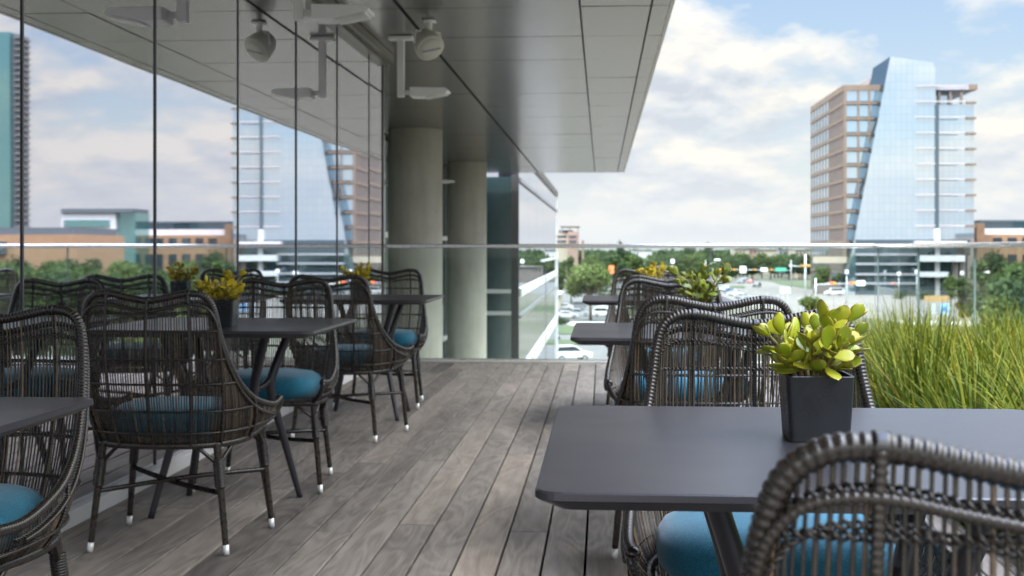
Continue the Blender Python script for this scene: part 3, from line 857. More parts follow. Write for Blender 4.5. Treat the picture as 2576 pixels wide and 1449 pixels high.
# ------------------------------------------------------------------ trees
def foliage_mat(name, c1, c2, c3):
    m = mat(name, c2, .75, 0, .06); k = N(m)
    g = k.n('ShaderNodeNewGeometry'); oi = k.n('ShaderNodeObjectInfo'); nz = k.noise(k.coord('Object'), .9, 3, .6)
    f = k.math('ADD', k.math('MULTIPLY', g.outputs['Random Per Island'], .5), k.math('ADD', k.math('MULTIPLY', nz.outputs['Fac'], .45), k.math('MULTIPLY_ADD', oi.outputs['Random'], .3, -.15)))
    c = k.ramp(f, [(.2, c1), (.5, c2), (.8, c3)])
    k.l(c, k.b.inputs['Base Color'])
    tl = k.n('ShaderNodeBsdfTranslucent'); k.l(c, tl.inputs['Color']); ms = k.n('ShaderNodeMixShader'); ms.inputs[0].default_value = .3
    k.l(k.b.outputs[0], ms.inputs[1]); k.l(tl.outputs[0], ms.inputs[2]); k.l(ms.outputs[0], k.nt.nodes['Material Output'].inputs['Surface'])
    return m
FO = [foliage_mat('oak_leaves', (.026, .045, .015), (.056, .083, .027), (.10, .13, .042)),
      foliage_mat('elm_leaves', (.045, .066, .020), (.090, .120, .038), (.15, .18, .06)),
      foliage_mat('dark_live_oak_leaves', (.018, .034, .016), (.038, .060, .026), (.066, .092, .038))]
M['bark'] = noisy('grey_brown_bark', (.09, .07, .055), (.17, .14, .115), 3, .9)
def crown_mesh(seed, W, H, base, nl, m, leafs=.30, shape='round'):
    """leaf clusters spread through lobes: W crown width, H total height, base = crown underside"""
    r = np.random.default_rng(seed); lobes = []
    nlob = 16
    for i in range(nlob):
        a = r.uniform(0, 2 * math.pi); q = math.sqrt(r.uniform(0, 1)) * (.62 if shape == 'round' else .45)
        hz = r.uniform(.12, .9); q *= math.sqrt(max(.15, 1 - (2 * hz - .85) ** 2))
        lobes.append((W / 2 * q * math.cos(a), W / 2 * q * math.sin(a), base + (H - base) * hz * .86 + .03 * H, r.uniform(.17, .27) * W * (1 if shape == 'round' else .8)))
    P = []; Q = []
    for x, y, z, rad in lobes:
        n = int(nl / nlob); d = r.normal(size=(n, 3)); d /= np.linalg.norm(d, axis=1)[:, None]
        rr = rad * r.uniform(.35, 1.12, n) ** .6
        c = np.array((x, y, z)) + d * rr[:, None] * (1, 1, .8); P.append(c); Q.append(d)
    P = np.concatenate(P); Q = np.concatenate(Q); n = len(P)
    nr = Q * .6 + r.normal(size=(n, 3)) * .6 + (0, 0, .35); nr /= np.linalg.norm(nr, axis=1)[:, None]
    t = np.cross(nr, r.normal(size=(n, 3))); t /= np.linalg.norm(t, axis=1)[:, None]; b = np.cross(nr, t)
    s = (leafs * r.uniform(.6, 1.5, n))[:, None]
    V = np.stack([P - t * s, P - b * s * .55, P + t * s, P + b * s * .55], 1).reshape(-1, 3)
    me = bpy.data.meshes.new('crown'); me.from_pydata(V.tolist(), [], np.arange(4 * n).reshape(-1, 4).tolist()); me.materials.append(m)
    return me
def trunk_mesh(seed, W, H, base):
    r = random.Random(seed); mb = MB(); h = base + (H - base) * .30
    mb.tube([(0, 0, -.1), (.04, .02, h * .5), (.08, -.03, h)], [H * .030, H * .022, H * .017], 10)
    for k in range(6):
        a = k * 1.05 + r.uniform(-.3, .3); q = W * r.uniform(.20, .33); z0 = h * r.uniform(.72, 1)
        mb.tube([(.06, 0, z0), (q * .45 * math.cos(a), q * .45 * math.sin(a), z0 + (H - h) * .22), (q * math.cos(a), q * math.sin(a), z0 + (H - h) * .5)], [H * .013, H * .009, H * .004], 7)
    me = mb.build('tmp', M['bark'], None, True); d = me.data; bpy.data.objects.remove(me); d.name = 'trunk'; return d
KIND = {}
for k, (W, H, base, nl, mm, lf, shp) in {
    'broad': (10.0, 10.4, 2.9, 5200, FO[1], .24, 'round'), 'round': (8.5, 10.5, 2.4, 3000, FO[0], .32, 'round'), 'oak': (10.5, 9.0, 2.0, 3000, FO[2], .34, 'round'),
    'tall': (6.0, 12.5, 1.6, 3000, FO[0], .30, 'tall'), 'small': (4.6, 6.0, 1.7, 1800, FO[1], .20, 'round')}.items():
    sd = len(KIND) * 7 + 3
    KIND[k] = [(crown_mesh(sd + v, W, H, base, nl, mm, lf, shp), trunk_mesh(sd + v, W, H, base), H, W) for v in range(2 if k != 'broad' else 1)]
tr = random.Random(21)
def tree(kind, p, H=None, label=None, group=None, W=None, z=GZ):
    cm, tm, h0, w0 = tr.choice(KIND[kind]); s = (H or h0) / h0; sw = (W / w0) if W else s
    t = thing('tree', label, 'tree', (p.x, p.y, z), tr.uniform(0, 6.28), group); t.scale = (sw, sw, s)
    for nm, me in (('crown', cm), ('trunk', tm)):
        o = bpy.data.objects.new(nm, me); col.objects.link(o); o.parent = t
    return t
def tree_px(kind, px, pyb, pyt, label=None, group=None, wpx=None):
    d = FPX * (EYE - GZ) / (pyb - 625); H = (EYE - (pyt - 625) * d / FPX) - GZ
    return tree(kind, at(px, d, GZ), H, label, group, wpx * d / FPX if wpx else None)
tree_px('broad', 1486, 806, 655, 'broad pale green street tree by the parking lot, left of the farthest right table', wpx=150)
tree_px('tall', 1437, 768, 632, 'tall dark green tree just right of the far glass wing corner', wpx=50)
tree_px('round', 1395, 760, 640, 'green tree partly hidden behind the end of the far glass wing', wpx=60)
tree_px('oak', 2495, 752, 634, 'large dark tree before the low brick building on the right', wpx=115)
tree_px('round', 2570, 748, 648, 'dark tree at the right edge of the photo beside the brick building', wpx=62)
tree_px('small', 2125, 738, 680, 'small bright green tree at the left foot of the glass tower', wpx=46)
tree_px('round', 2068, 736, 664, 'green tree beside the traffic pole left of the glass tower', wpx=50)
tree_px('round', 2225, 740, 656, 'dark green tree in front of the tower podium', wpx=62)
tree_px('small', 2040, 800, 742, 'low dark green bushy tree above the grass beside the boulevard', wpx=75)
tree_px('small', 2392, 772, 690, 'slim olive tree in front of the right end of the tower podium', wpx=52)
tree_px('oak', 1566, 706, 609, 'dark tree poking above the railing left of centre', wpx=40)
tree_px('oak', 1735, 690, 611, 'flat dark treetop above the railing, left one of a pair', wpx=42)
tree_px('oak', 1785, 690, 612, 'flat dark treetop above the railing, right one of a pair', wpx=40)
G1 = 'green trees in the wooded belt beyond the streets'; L1 = 'green tree in the wooded belt beyond the streets, under the railing line'
for i in range(185):
    px = tr.uniform(1300, 2045); pyb = tr.choice((tr.uniform(668, 684), tr.uniform(680, 698), tr.uniform(694, 722) if px < 1790 else tr.uniform(682, 704), tr.uniform(690, 712) if px < 1840 else tr.uniform(690, 705)))
    d = FPX * (EYE - GZ) / (pyb - 625)
    tree(tr.choice(('round', 'round', 'oak', 'oak', 'tall')), at(px, d, GZ), tr.uniform(8.2, 12.0), L1, G1)
def mir(px, d, py=None, z=None):
    p = at(px, d, z=z, py=py); p.x = 2 * XW - p.x; return p
for i in range(64):
    px = tr.uniform(-120, 575); d = tr.uniform(170, 285); p = mir(px, d, z=GZ)
    tree(tr.choice(('round', 'oak', 'tall')), p, tr.uniform(8.6, 12.0), 'green tree along the street seen mirrored in the glass wall', 'street trees mirrored in the glass wall')
for i, (px, d, H) in enumerate(((225, 120, 7.6), (470, 150, 8.0), (60, 130, 8), (130, 90, 6.4), (330, 95, 7), (400, 170, 9.5))):
    tree(('round', 'small', 'oak')[i % 3], mir(px, d, z=GZ), H, 'green tree along the street seen mirrored in the glass wall', 'street trees mirrored in the glass wall')
# far wood: one unbroken mass to the horizon
r = np.random.default_rng(4); P = []
for k in range(1500):
    px = r.uniform(900, 3400); d = r.uniform(760, 2400); p = at(px, d, GZ); hh = r.uniform(8, 13.5)
    m_ = 26; q = r.normal(size=(m_, 3)); q /= np.linalg.norm(q, axis=1)[:, None]
    P.append(np.array((p.x, p.y, GZ + hh * .58)) + q * np.array((5.2, 5.2, hh * .42)) * r.uniform(.55, 1, (m_, 1)))
P = np.concatenate(P); n = len(P); nr = r.normal(size=(n, 3)) + (0, 0, .7); nr /= np.linalg.norm(nr, axis=1)[:, None]
t = np.cross(nr, r.normal(size=(n, 3))); t /= np.linalg.norm(t, axis=1)[:, None]; b = np.cross(nr, t); s = r.uniform(1.0, 2.3, n)[:, None]
me = bpy.data.meshes.new('far_woods'); me.from_pydata(np.stack([P - t * s, P - b * s * .6, P + t * s, P + b * s * .6], 1).reshape(-1, 3).tolist(), [], np.arange(4 * n).reshape(-1, 4).tolist()); me.materials.append(FO[2])
o = bpy.data.objects.new('far_woods', me); col.objects.link(o); tag(o, 'continuous dark green wood reaching to the horizon', 'woods', kind='stuff')

# ------------------------------------------------------------------ buildings in the distance
def ray_xy(px):
    t = (px - 1288.0) / FPX; return (-SY + t * CY, CY + t * SY)
def onY(px, py, Y):
    dx, dy = ray_xy(px); k = Y / dy; return dx * k, EYE - (py - 625) * k / FPX
# glass office tower
TY = 370.0
tw = thing('glass_tower', 'tall office tower of sky-blue glass with a slanted wedge and a brown gridded left wing', 'tower')
def X(px, Y=TY): return onY(px, 625, Y)[0]
def Zp(py, px=2250, Y=TY): return onY(px, py, Y)[1]
bx0, bx1 = X(2124.5), X(2300)
BZ = Zp(220)
mb = MB(); mb.box(bx0, X(2350), TY + .8, TY + 58, GZ, BZ - .4); mb.build('brown_wing_core', M['finwall'], tw)
bands = [220 + 38.9 * k for k in range(13)]
for k, y in enumerate(bands):
    z = Zp(y); mb = MB(); t = .34 if k else .8
    mb.box(bx0 - .25, X(2245), TY - .25, TY + .79, z - t, z + t)
    mb.box(bx0 - .36, bx0 + .3, TY + .80, TY + 57.5, z - t * 1.1, z + t * 1.1)
    mb.build('floor_band', M['tan'], tw)
cols = [2124.5, 2159.5, 2187, 2217, 2245]
for c in cols[:-1]:
    mb = MB(); xx = X(c); mb.box(xx - (.2 if c < 2130 else .24), xx + (.55 if c < 2130 else .24), TY - .20, TY + .78, GZ, BZ); mb.build('pilaster', M['tan'], tw)
for k in range(12):
    z1, z0 = Zp(bands[k]) - .6, Zp(bands[k + 1]) + .6
    for c0, c1 in zip(cols[:-1], cols[1:]):
        mb = MB(); mb.box(X(c0) + .25, X(c1) - .25, TY + .3, TY + .5, z0, z1); mb.build('window', M['towerglass'] if k < 10 else M['towerdark'], tw)
    # side: dark fins near, glazed bays far
    mb = MB(); mb.box(bx0 - .12, bx0 - .02, TY + 24, TY + 57, z0, z1); mb.build('side_glazing', M['towerglass'], tw)
mb = MB()
for y in np.arange(TY + 1.2, TY + 23.5, 1.7): mb.box(bx0 - .32, bx0 - .01, y, y + .55, GZ, BZ - 1)
for y in np.arange(TY + 24, TY + 57, 5.4): mb.box(bx0 - .3, bx0 + .2, y, y + .8, GZ, BZ - 1)
mb.build('side_fins', M['finwall'], tw)
# wedge of glass
PY = TY - 6.5
def tower_face(): 
    m = coated_glass('gridded_tower_glass', (.74, .86, .93), (.10, .17, .22), .74, .02, .03, .05); k = N(m)
    o = k.coord('Object'); sp_ = k.n('ShaderNodeSeparateXYZ'); k.l(o, sp_.inputs[0])
    fx = k.math('FRACT', k.math('DIVIDE', sp_.outputs[0], 1.55)); fz = k.math('FRACT', k.math('DIVIDE', sp_.outputs[2], 2.27))
    ln = k.math('MAXIMUM', k.math('LESS_THAN', fx, .09), k.math('LESS_THAN', fz, .06))
    gl = [n for n in m.node_tree.nodes if n.type == 'BSDF_GLOSSY'][0]
    nz = k.noise(k.mapping(o, (.64, 1, .44)), 1, 0); wn = k.n('ShaderNodeTexWhiteNoise')
    fl = k.n('ShaderNodeVectorMath', operation='FLOOR'); k.l(k.mapping(o, (1 / 1.55, 0, 1 / 2.27)), fl.inputs[0]); k.l(fl.outputs[0], wn.inputs['Vector'])
    base = k.mix(wn.outputs['Value'], (.80, .88, .92), (.86, .915, .94))
    k.l(k.mix(k.math('MULTIPLY', ln, .28), base, (.42, .52, .60)), gl.inputs['Color'])
    return m
M['face'] = tower_face()
tl, trr, br_, bl = onY(2240, 142, PY), onY(2347, 157, PY), onY(2360, 760, PY), onY(2118, 760, PY)
tr2 = onY(2353, 175, PY)
poly = [bl, br_, tr2, trr, tl]
mb = MB(); mb.loft([[(x, PY, z) for x, z in poly], [(x, PY + .3, z) for x, z in poly]]); mb.build('wedge_face', M['face'], tw)
mb = MB(); mb.loft([[(x + .02, PY + .31, z) for x, z in poly], [(x + .02, PY + 23, z) for x, z in poly]]); mb.build('wedge_body', M['towerdark'], tw)
mb = MB(); x0, x1 = X(2205), X(2300); mb.loft([[(x0, TY + y, BZ - .3), (x1, TY + y, BZ - .3), (x1, TY + y, BZ + 6.8), (x0 + 3, TY + y, BZ + 6.0)] for y in (20, 44)]); mb.build('roof_plant_room', M['finwall'], tw)
# right wing
WYt = TY - 3
wx0, wx1 = X(2358, WYt), X(2451, WYt)
mb = MB(); mb.box(wx0 - 3, wx1, WYt + .4, WYt + 40, GZ, Zp(262, 2400, WYt)); mb.build('right_wing_core', M['greywall'], tw)
mb = MB(); mb.box(wx0, wx1 - .05, WYt, WYt + .38, GZ, Zp(262.5, 2400, WYt)); mb.build('right_wing_face', M['face'], tw)
mb = MB(); mb.box(wx0 - 2, wx1 + .4, WYt - 1.2, WYt + 30, Zp(227, 2400, WYt), Zp(215, 2400, WYt)); mb.build('roof_slab', M['greywall'], tw)
mb = MB(); mb.box(X(2434, WYt), wx1 + .5, WYt - 1.3, WYt + 2, Zp(227.5, 2400, WYt), Zp(214, 2400, WYt)); mb.build('brown_roof_end', M['tan'], tw)
mb = MB(); mb.box(wx0 - 1, wx1 - 4.5, WYt + 6, WYt + 30, Zp(262, 2400, WYt) + .01, Zp(227, 2400, WYt) - .01); mb.build('roof_recess', M['towerglass'], tw)
for p in (2361, 2389, 2417):
    mb = MB(); xx = X(p, WYt); mb.box(xx - .35, xx + .35, WYt - .8, WYt, Zp(262, 2400, WYt), Zp(227, 2400, WYt) - .005); mb.build('roof_post', M['finwall'], tw)
mb = MB(); xx = X(2357, WYt - 4.2); mb.box(xx - .35, xx + .55, WYt - 4.2, WYt - .01, Zp(590, 2400, WYt), Zp(265, 2400, WYt)); mb.build('dark_reveal', M['towerdark'], tw)
mb = MB(); mb.box(xx - .5, xx + .7, WYt - 4.6, WYt - .02, GZ, Zp(575, 2400, WYt)); mb.build('white_pier', M['whitewall'], tw)
for k in range(10):
    y = 220 + 38.7 * k; z = Zp(y, 2400, WYt)
    mb = MB(); mb.box(X(2304, PY - .5), X(2429, PY - .5), PY - .55, PY - .06, z - .15, z + .15); mb.build('sunshade', M['sunshade'], tw)
    if k: mb = MB(); mb.box(X(2429.5, WYt), wx1 + .3, WYt - .9, WYt - .01, z - .35, z + .25); mb.build('balcony_slab', M['tan'], tw)
# podium
for y, a, b_, t in ((612, 2304, 2433, .6), (650, 2314, 2427, .85), (690, 2314, 2386, .7)):
    z = Zp(y, 2400, PY); mb = MB(); mb.box(X(a, PY - 3), X(b_, PY - 3), PY - 3.2, PY - .57, z - t, z + t); mb.build('podium_canopy', M['whitewall'], tw)
mb = MB(); mb.box(X(2152, PY), X(2440, PY), PY - .5, PY - .06, GZ, Zp(603, 2300, PY)); mb.build('podium_glass', M['towerdark'], tw)
for y in (640, 664, 690, 713): 
    z = Zp(y, 2300, PY); mb = MB(); mb.box(X(2152, PY), X(2312, PY), PY - .9, PY - .51, z - .3, z + .3); mb.build('podium_spandrel', M['greywall'], tw)
for p in (2400, 2418, 2436):
    mb = MB(); xx = X(p, PY); mb.box(xx - .7, xx + .7, PY - 1.6, PY - .52, GZ, Zp(642, 2400, PY)); mb.build('podium_pier', M['finwall'], tw)
mb = MB(); mb.box(X(2044), X(2128), TY - 1.4, TY - .3, Zp(662), Zp(646)); mb.build('cream_podium_band', M['cream'], tw)
mb = MB(); mb.box(X(2128), X(2150), TY - 2.4, TY - .28, GZ, Zp(655)); mb.box(X(2044), X(2128), TY - 1.2, TY - .31, GZ, Zp(715)); mb.build('podium_wall', M['finwall'], tw)

def block(root, name, m, p0, p1, Y, depth, pyb=None, g=None):
    """box whose front shows from column p0 to p1, top at p1 row"""
# low brick building right of the tower
BY = 392.0
bk = thing('brick_building', 'low orange brick building with white parapet and dark glass roof at the right edge', 'building')
xr = mir(294, BY, z=0).x
def bp(name, m, a, b, y0, y1, ya, yb, pr=2500):
    mb = MB(); mb.box(a, b, ya, yb, Zp(y1, pr, BY) if y1 else GZ, Zp(y0, pr, BY)); return mb.build(name, m, bk)
xl = X(2455, BY)
bp('wall', M['tanbrick'], xl + 2.3, xr, 590, None, BY, BY + 30)
bp('corner_pier', M['tanbrick'], xl, xl + 2.29, 562, None, BY - 1, BY + 20)
bp('parapet', M['whitewall'], xl + 2.31, xr - 2, 574, 589.9, BY + 5, BY + 29)
bp('roof_glazing', M['towerdark'], xl + 4.5, xr - 4, 556, 573.9, BY + 8, BY + 28)
bp('roof', M['roofdark'], xl + 3.5, xr - 3, 552, 555.9, BY + 7, BY + 29)
for k in range(9):
    xx = xl + 5 + k * 4.3
    if xx + 2.6 < xr - 1: bp('window', M['towerdark'], xx, xx + 2.7, 598, 622, BY - .1, BY + .2)
for k in range(9):
    xx = xl + 5 + k * 4.3
    if xx + 2.6 < xr - 1: bp('window', M['towerdark'], xx, xx + 2.7, 640, 690, BY - .1, BY + .2)
bp('base_wall', M['pinkbrick'], xl + 2.2, xr + 3, 698, None, BY - 4, BY - .2)
# buildings that show in the mirror of the glass wall
def mblock(root, name, m, pa, pb, yt, d, depth, yb=None, push=0):
    a, b = mir(pa, d, z=0), mir(pb, d, z=0); x0, x1 = sorted((a.x, b.x)); y = (a.y + b.y) / 2 + push
    mb = MB(); mb.box(x0, x1, y, y + depth, (EYE - (yb - 625) * d / FPX) if yb else GZ, EYE - (yt - 625) * d / FPX); return mb.build(name, m, root)
b2 = thing('teal_glass_building', 'white office block with teal glass bands mirrored in the terrace glass wall', 'building')
D = 380
mblock(b2, 'wall', M['whitewall'], 158, 300, 535, D, 14)
mblock(b2, 'glass_band', M['greenglass'], 166, 286, 553, D, 3, 571, -.4)
mblock(b2, 'glass_band', M['greenglass'], 166, 286, 583, D, 3, 600, -.4)
mblock(b2, 'glass_end', M['greenglass'], 300.5, 345, 535, D, 12, None, 1)
mblock(b2, 'roof', M['roofdark'], 160, 345, 525, D, 14, 534.8, -1)
b3 = thing('brick_building', 'long low orange brick building with sloped brown roof mirrored in the glass wall', 'building')
mblock(b3, 'wall', M['tanbrick'], -140, 205, 590, 300, 30)
mblock(b3, 'roof', M['roofdark'], -140, 190, 572, 300, 28, 589.8, 1)
mblock(b3, 'window_band', M['towerdark'], 75, 175, 607, 300, 1, 640, -.3)
mblock(b3, 'window_band', M['towerdark'], -100, 10, 607, 300, 1, 640, -.3)
b4 = thing('residential_tower', 'tall green glass tower with ribbed edge mirrored at the left of the glass wall', 'tower')
D = 480
mblock(b4, 'glass_front', M['greenglass'], -150, 22, 80, D, 12)
mblock(b4, 'side_wall', M['roofdark'], 22.5, 46, 84, D, 11, None, 1)
for k in range(34):
    y = 90 + k * 15.4; mblock(b4, 'balcony_edge', M['finwall'], 30, 50, y, D, 12, y + 4, 0)
# tan mid-rise by the wing
DT = 520
tb = thing('hotel_block', 'tan and brick mid-rise with a rooftop canopy next to the far glass wing', 'building')
def pb(root, name, m, pa, pb_, yt, yb, d, depth, push=0):
    a, b = at(pa, d, 0), at(pb_, d, 0); mb = MB(); mb.box(a.x, b.x, a.y + push, a.y + push + depth, (EYE - (yb - 625) * d / FPX) if yb else GZ, EYE - (yt - 625) * d / FPX); return mb.build(name, m, root)
pb(tb, 'cream_wing', M['cream'], 1396, 1428, 586, None, DT, 20)
pb(tb, 'brick_wing', M['pinkbrick'], 1428.3, 1454, 583, None, DT, 20, -2)
pb(tb, 'roof_canopy', M['finwall'], 1410, 1458, 569, 572, DT, 16, -2)
pb(tb, 'roof_room', M['roofdark'], 1405, 1440, 579, 585.8, DT, 12, 3)
for p in (1413, 1432, 1453): pb(tb, 'canopy_post', M['whitewall'], p, p + 2, 572.1, 585, DT, .4, 0)
for y in (592, 604): pb(tb, 'window_band', M['towerdark'], 1401, 1424, y, y + 5, DT, .5, -.3); pb(tb, 'window_band', M['towerdark'], 1432, 1450, y, y + 5, DT, .5, -2.3)
o = pb(None, 'brick_chimney', M['pinkbrick'], 1463, 1469, 605, None, DT, 4); tag(o, 'small dark red brick stack right of the tan mid-rise', 'chimney')
# row of far low-rise blocks above the trees
for i, (a, b, yt, mm, dd, lab) in enumerate(((1848, 1884, 627, 'cream', 640, 'far cream low-rise above the trees, left of a pink one'), (1885, 1904, 626, 'pinkbrick', 645, 'narrow far pink low-rise above the trees'), (1905, 1958, 629, 'cream', 650, 'wide far cream low-rise above the trees'),
    (1959, 1996, 628, 'greywall', 640, 'far grey-blue low-rise above the trees'), (2000, 2038, 629, 'cream', 560, 'large far cream block just left of the glass tower'), (1590, 1640, 630, 'whitewall', 700, 'far white shed among the trees under the railing'),
    (1640, 1700, 672, 'finwall', 480, 'low grey-roofed shop among the trees beyond the middle table'))):
    t = thing('low_rise_block', lab, 'building', group='low-rise blocks beyond the trees')
    pb(t, 'wall', M[mm], a, b, yt, None, dd, 20)
    pb(t, 'roof_edge', M['finwall'], a - .6, b + .6, yt - 1.2, yt - .05, dd, 21, -.5)
    for k in range(int((b - a) / 9)):
        pb(t, 'window', M['towerdark'], a + 3 + 9 * k, a + 7 + 9 * k, yt + 5, yt + 10, dd, .4, -.3)
# pale shop front beside the parking lot
sh = thing('low_shop', 'long low pale shop with dark hedge line behind the parked cars', 'building')
pb(sh, 'wall', M['cream'], 1270, 1410, 742, None, 262, 14); pb(sh, 'roof_edge', M['whitewall'], 1268, 1412, 738, 741.9, 262, 15, -.5)
for k in range(9): pb(sh, 'window', M['towerdark'], 1276 + 15 * k, 1285 + 15 * k, 752, 772, 262, .3, -.2)

# ------------------------------------------------------------------ vehicles
PAINT = {}
def paint(name, c, metal=.2):
    if name not in PAINT: PAINT[name] = mat('car_paint_' + name, c, .28, metal, .6, **{'Coat Weight': .6})
    return PAINT[name]
M['carglass'] = mat('car_window_glass', (.02, .025, .03), .08, .3, .8)
M['tyre'] = mat('tyre_rubber', (.02, .02, .02), .8); M['rim_alloy'] = mat('alloy_wheel', (.5, .5, .5), .35, .8)
M['redlens'] = mat('red_tail_lens', (.45, .02, .02), .3); M['headlens'] = mat('clear_lens', (.7, .7, .7), .2)
CAR = {}
def car_meshes(kind):
    if kind in CAR: return CAR[kind]
    if kind == 'suv':
        L, W = 4.7, 1.9; prof = [(0, .40), (.05, .95), (.95, 1.08), (1.35, 1.12), (4.62, 1.10), (4.7, .85), (4.66, .42)]; cab = [(1.10, 1.08), (1.85, 1.72), (2.3, 1.78), (4.20, 1.74), (4.62, 1.08)]
    elif kind == 'van':
        L, W = 5.2, 1.95; prof = [(0, .40), (.05, 1.0), (.75, 1.15), (1.0, 1.25), (5.15, 1.25), (5.2, .8), (5.15, .42)]; cab = [(.80, 1.2), (1.45, 1.95), (1.8, 2.02), (5.02, 2.02), (5.14, 1.22)]
    else:
        L, W = 4.6, 1.8; prof = [(0, .38), (.04, .72), (.9, .88), (1.3, .92), (3.9, .94), (4.55, .88), (4.6, .55), (4.56, .38)]; cab = [(1.15, .90), (1.95, 1.38), (2.4, 1.44), (3.2, 1.40), (4.0, .92)]
    def ring(pr, w): return [(x - L / 2, w, z) for x, z in pr]
    mb = MB(); mb.loft([ring([(x, z * .97 + .01) for x, z in prof], -W / 2), ring(prof, -W / 2 + .08), ring(prof, W / 2 - .08), ring([(x, z * .97 + .01) for x, z in prof], W / 2)])
    zb = cab[0][1]
    def cr(w, k): return [(x - L / 2, w * (1 - .16 * (z - zb) / (cab[2][1] - zb)), z) for x, z in cab]
    mb.loft([cr(-W / 2 + .07, 0), cr(W / 2 - .07, 0)])
    body = mb.build('body'); bm_ = body.data; bpy.data.objects.remove(body)
    g = MB(); zt = cab[2][1]
    for sg in (-1, 1):
        pts = []
        for x, z in cab:
            z2 = zb + .04 if z <= zb + .05 else z - .10
            cx = (cab[0][0] + cab[-1][0]) / 2; pts.append((cx + (x - cx) * .88 - L / 2, sg * ((W / 2 - .07) * (1 - .16 * (z2 - zb) / (zt - zb)) + .004), z2))
        n_ = len(g.v); g.add(pts, [tuple(range(len(pts))) if sg < 0 else tuple(range(len(pts)))[::-1]])
    for (xa, za), (xb_, zb2), sgn in ((cab[0], cab[1], -1), (cab[-1], cab[-2], 1)):
        w0 = (W / 2 - .16); w1 = w0 * .84
        t0, t1 = .12, .9; q0 = (xa + (xb_ - xa) * t0 + sgn * .006 - L / 2, za + (zb2 - za) * t0 + .004); q1 = (xa + (xb_ - xa) * t1 + sgn * .006 - L / 2, za + (zb2 - za) * t1 + .006)
        g.add([(q0[0] + sgn * .01, -w0, q0[1]), (q0[0] + sgn * .01, w0, q0[1]), (q1[0] + sgn * .01, w1, q1[1]), (q1[0] + sgn * .01, -w1, q1[1])], [(0, 1, 2, 3)])
    go = g.build('window', M['carglass']); gm = go.data; bpy.data.objects.remove(go)
    w_ = MB(); w_.cyl((0, -.11, 0), (0, .11, 0), .34, .34, 20); wo = w_.build('wheel', M['tyre'], None, True); wm = wo.data; bpy.data.objects.remove(wo)
    w_ = MB(); w_.cyl((0, -.116, 0), (0, .116, 0), .20, .20, 14); wo = w_.build('hub', M['rim_alloy']); hm = wo.data; bpy.data.objects.remove(wo)
    l_ = MB(); l_.box(-.03, .03, -.16, .16, -.07, .07); lo = l_.build('light', None, None); lm = lo.data; bpy.data.objects.remove(lo)
    lr = lm.copy(); lr.materials.append(M['redlens']); lh = lm.copy(); lh.materials.append(M['headlens'])
    CAR[kind] = (bm_, gm, wm, hm, lr, lh, L, W, prof); return CAR[kind]
def car(kind, p, heading, pname, pcol, label, group=None, parts=True):
    bm_, gm, wm, hm, lr, lh, L, W, prof = car_meshes(kind)
    key = kind + pname; me = bpy.data.meshes.get('body_' + key)
    if me is None: me = bm_.copy(); me.name = 'body_' + key; me.materials.append(paint(pname, pcol))
    t = thing('parked_car', label, 'car', (p.x, p.y, GZ + .03), heading, group)
    def ch(nm, me_, loc, par=t):
        o = bpy.data.objects.new(nm, me_); col.objects.link(o); o.parent = par; o.location = loc; return o
    b = ch('body', me, (0, 0, 0)); ch('window', gm, (0, 0, 0))
    for sx_ in (-1, 1):
        for sy_ in (-1, 1):
            w = ch('wheel', wm, (sx_ * L * .30, sy_ * (W / 2 - .09), .34)); ch('rim', hm, (0, 0, 0), w)
    zz = prof[2][1] - .18
    for sy_ in (-1, 1):
        ch('tail_light', lr, (L / 2 - .02, sy_ * (W / 2 - .20), zz)); ch('headlight', lh, (-L / 2 + .04, sy_ * (W / 2 - .22), zz - .1))
    return t
WHT, SIL, GRY, BLK, RED, BLU = ('white', (.60, .60, .59)), ('silver', (.32, .33, .345)), ('grey', (.16, .165, .175)), ('black', (.02, .02, .022)), ('red', (.42, .03, .03)), ('blue', (.05, .10, .22))
hd = R(90)
car('suv', gr(1436, 907), R(200), *WHT, 'white SUV parked on grey asphalt below the deck end, behind the right table row')
cl = [('sedan', 1425, 801, WHT, 185), ('sedan', 1455, 796, SIL, 182), ('suv', 1520, 797, WHT, 178), ('sedan', 1395, 792, GRY, 185), ('sedan', 1548, 795, SIL, 176), ('sedan', 1415, 780, WHT, 4), ('suv', 1448, 779, GRY, 3), ('sedan', 1528, 780, WHT, 1), ('sedan', 1340, 872, GRY, 190), ('sedan', 1366, 860, BLK, 190), ('suv', 1555, 776, SIL, 0)]
for k, (kd, x, y, pc, a) in enumerate(cl):
    car(kd, gr(x, y), R(a), *pc, '%s %s in the parking lot beyond the deck end under the street tree' % (pc[0], 'SUV' if kd == 'suv' else 'car'), 'cars in the parking lot')
LB = {1829: 'white car on the boulevard right behind the leafy green succulent', 1850: 'white car on the boulevard, low beside the leafy succulent', 1838: 'blue-grey car among the cars behind the leafy succulent', 1865: 'dark SUV approaching along the boulevard beneath the round white sign',
      1904: 'dark car in the middle of the boulevard left of the white sign panels', 1888: 'red car beside the dark SUV on the boulevard', 1812: 'silver car at the left kerb of the boulevard', 2098: 'long white car crossing the boulevard left of the tower', 2176: 'pale grey van behind the white car, under the red signals',
      2197: 'red car at the tower foot behind the pale grey van', 1872: 'small silver car far up the boulevard', 2158: 'white car just left of the pale grey van', 2520: 'white car on the far right street beside the lawn', 2545: 'silver car parked on the far right behind the grass',
      2455: 'dark car seen through the grass tips on the right', 1868: 'silver car nearest the viewer behind the leafy succulent'}
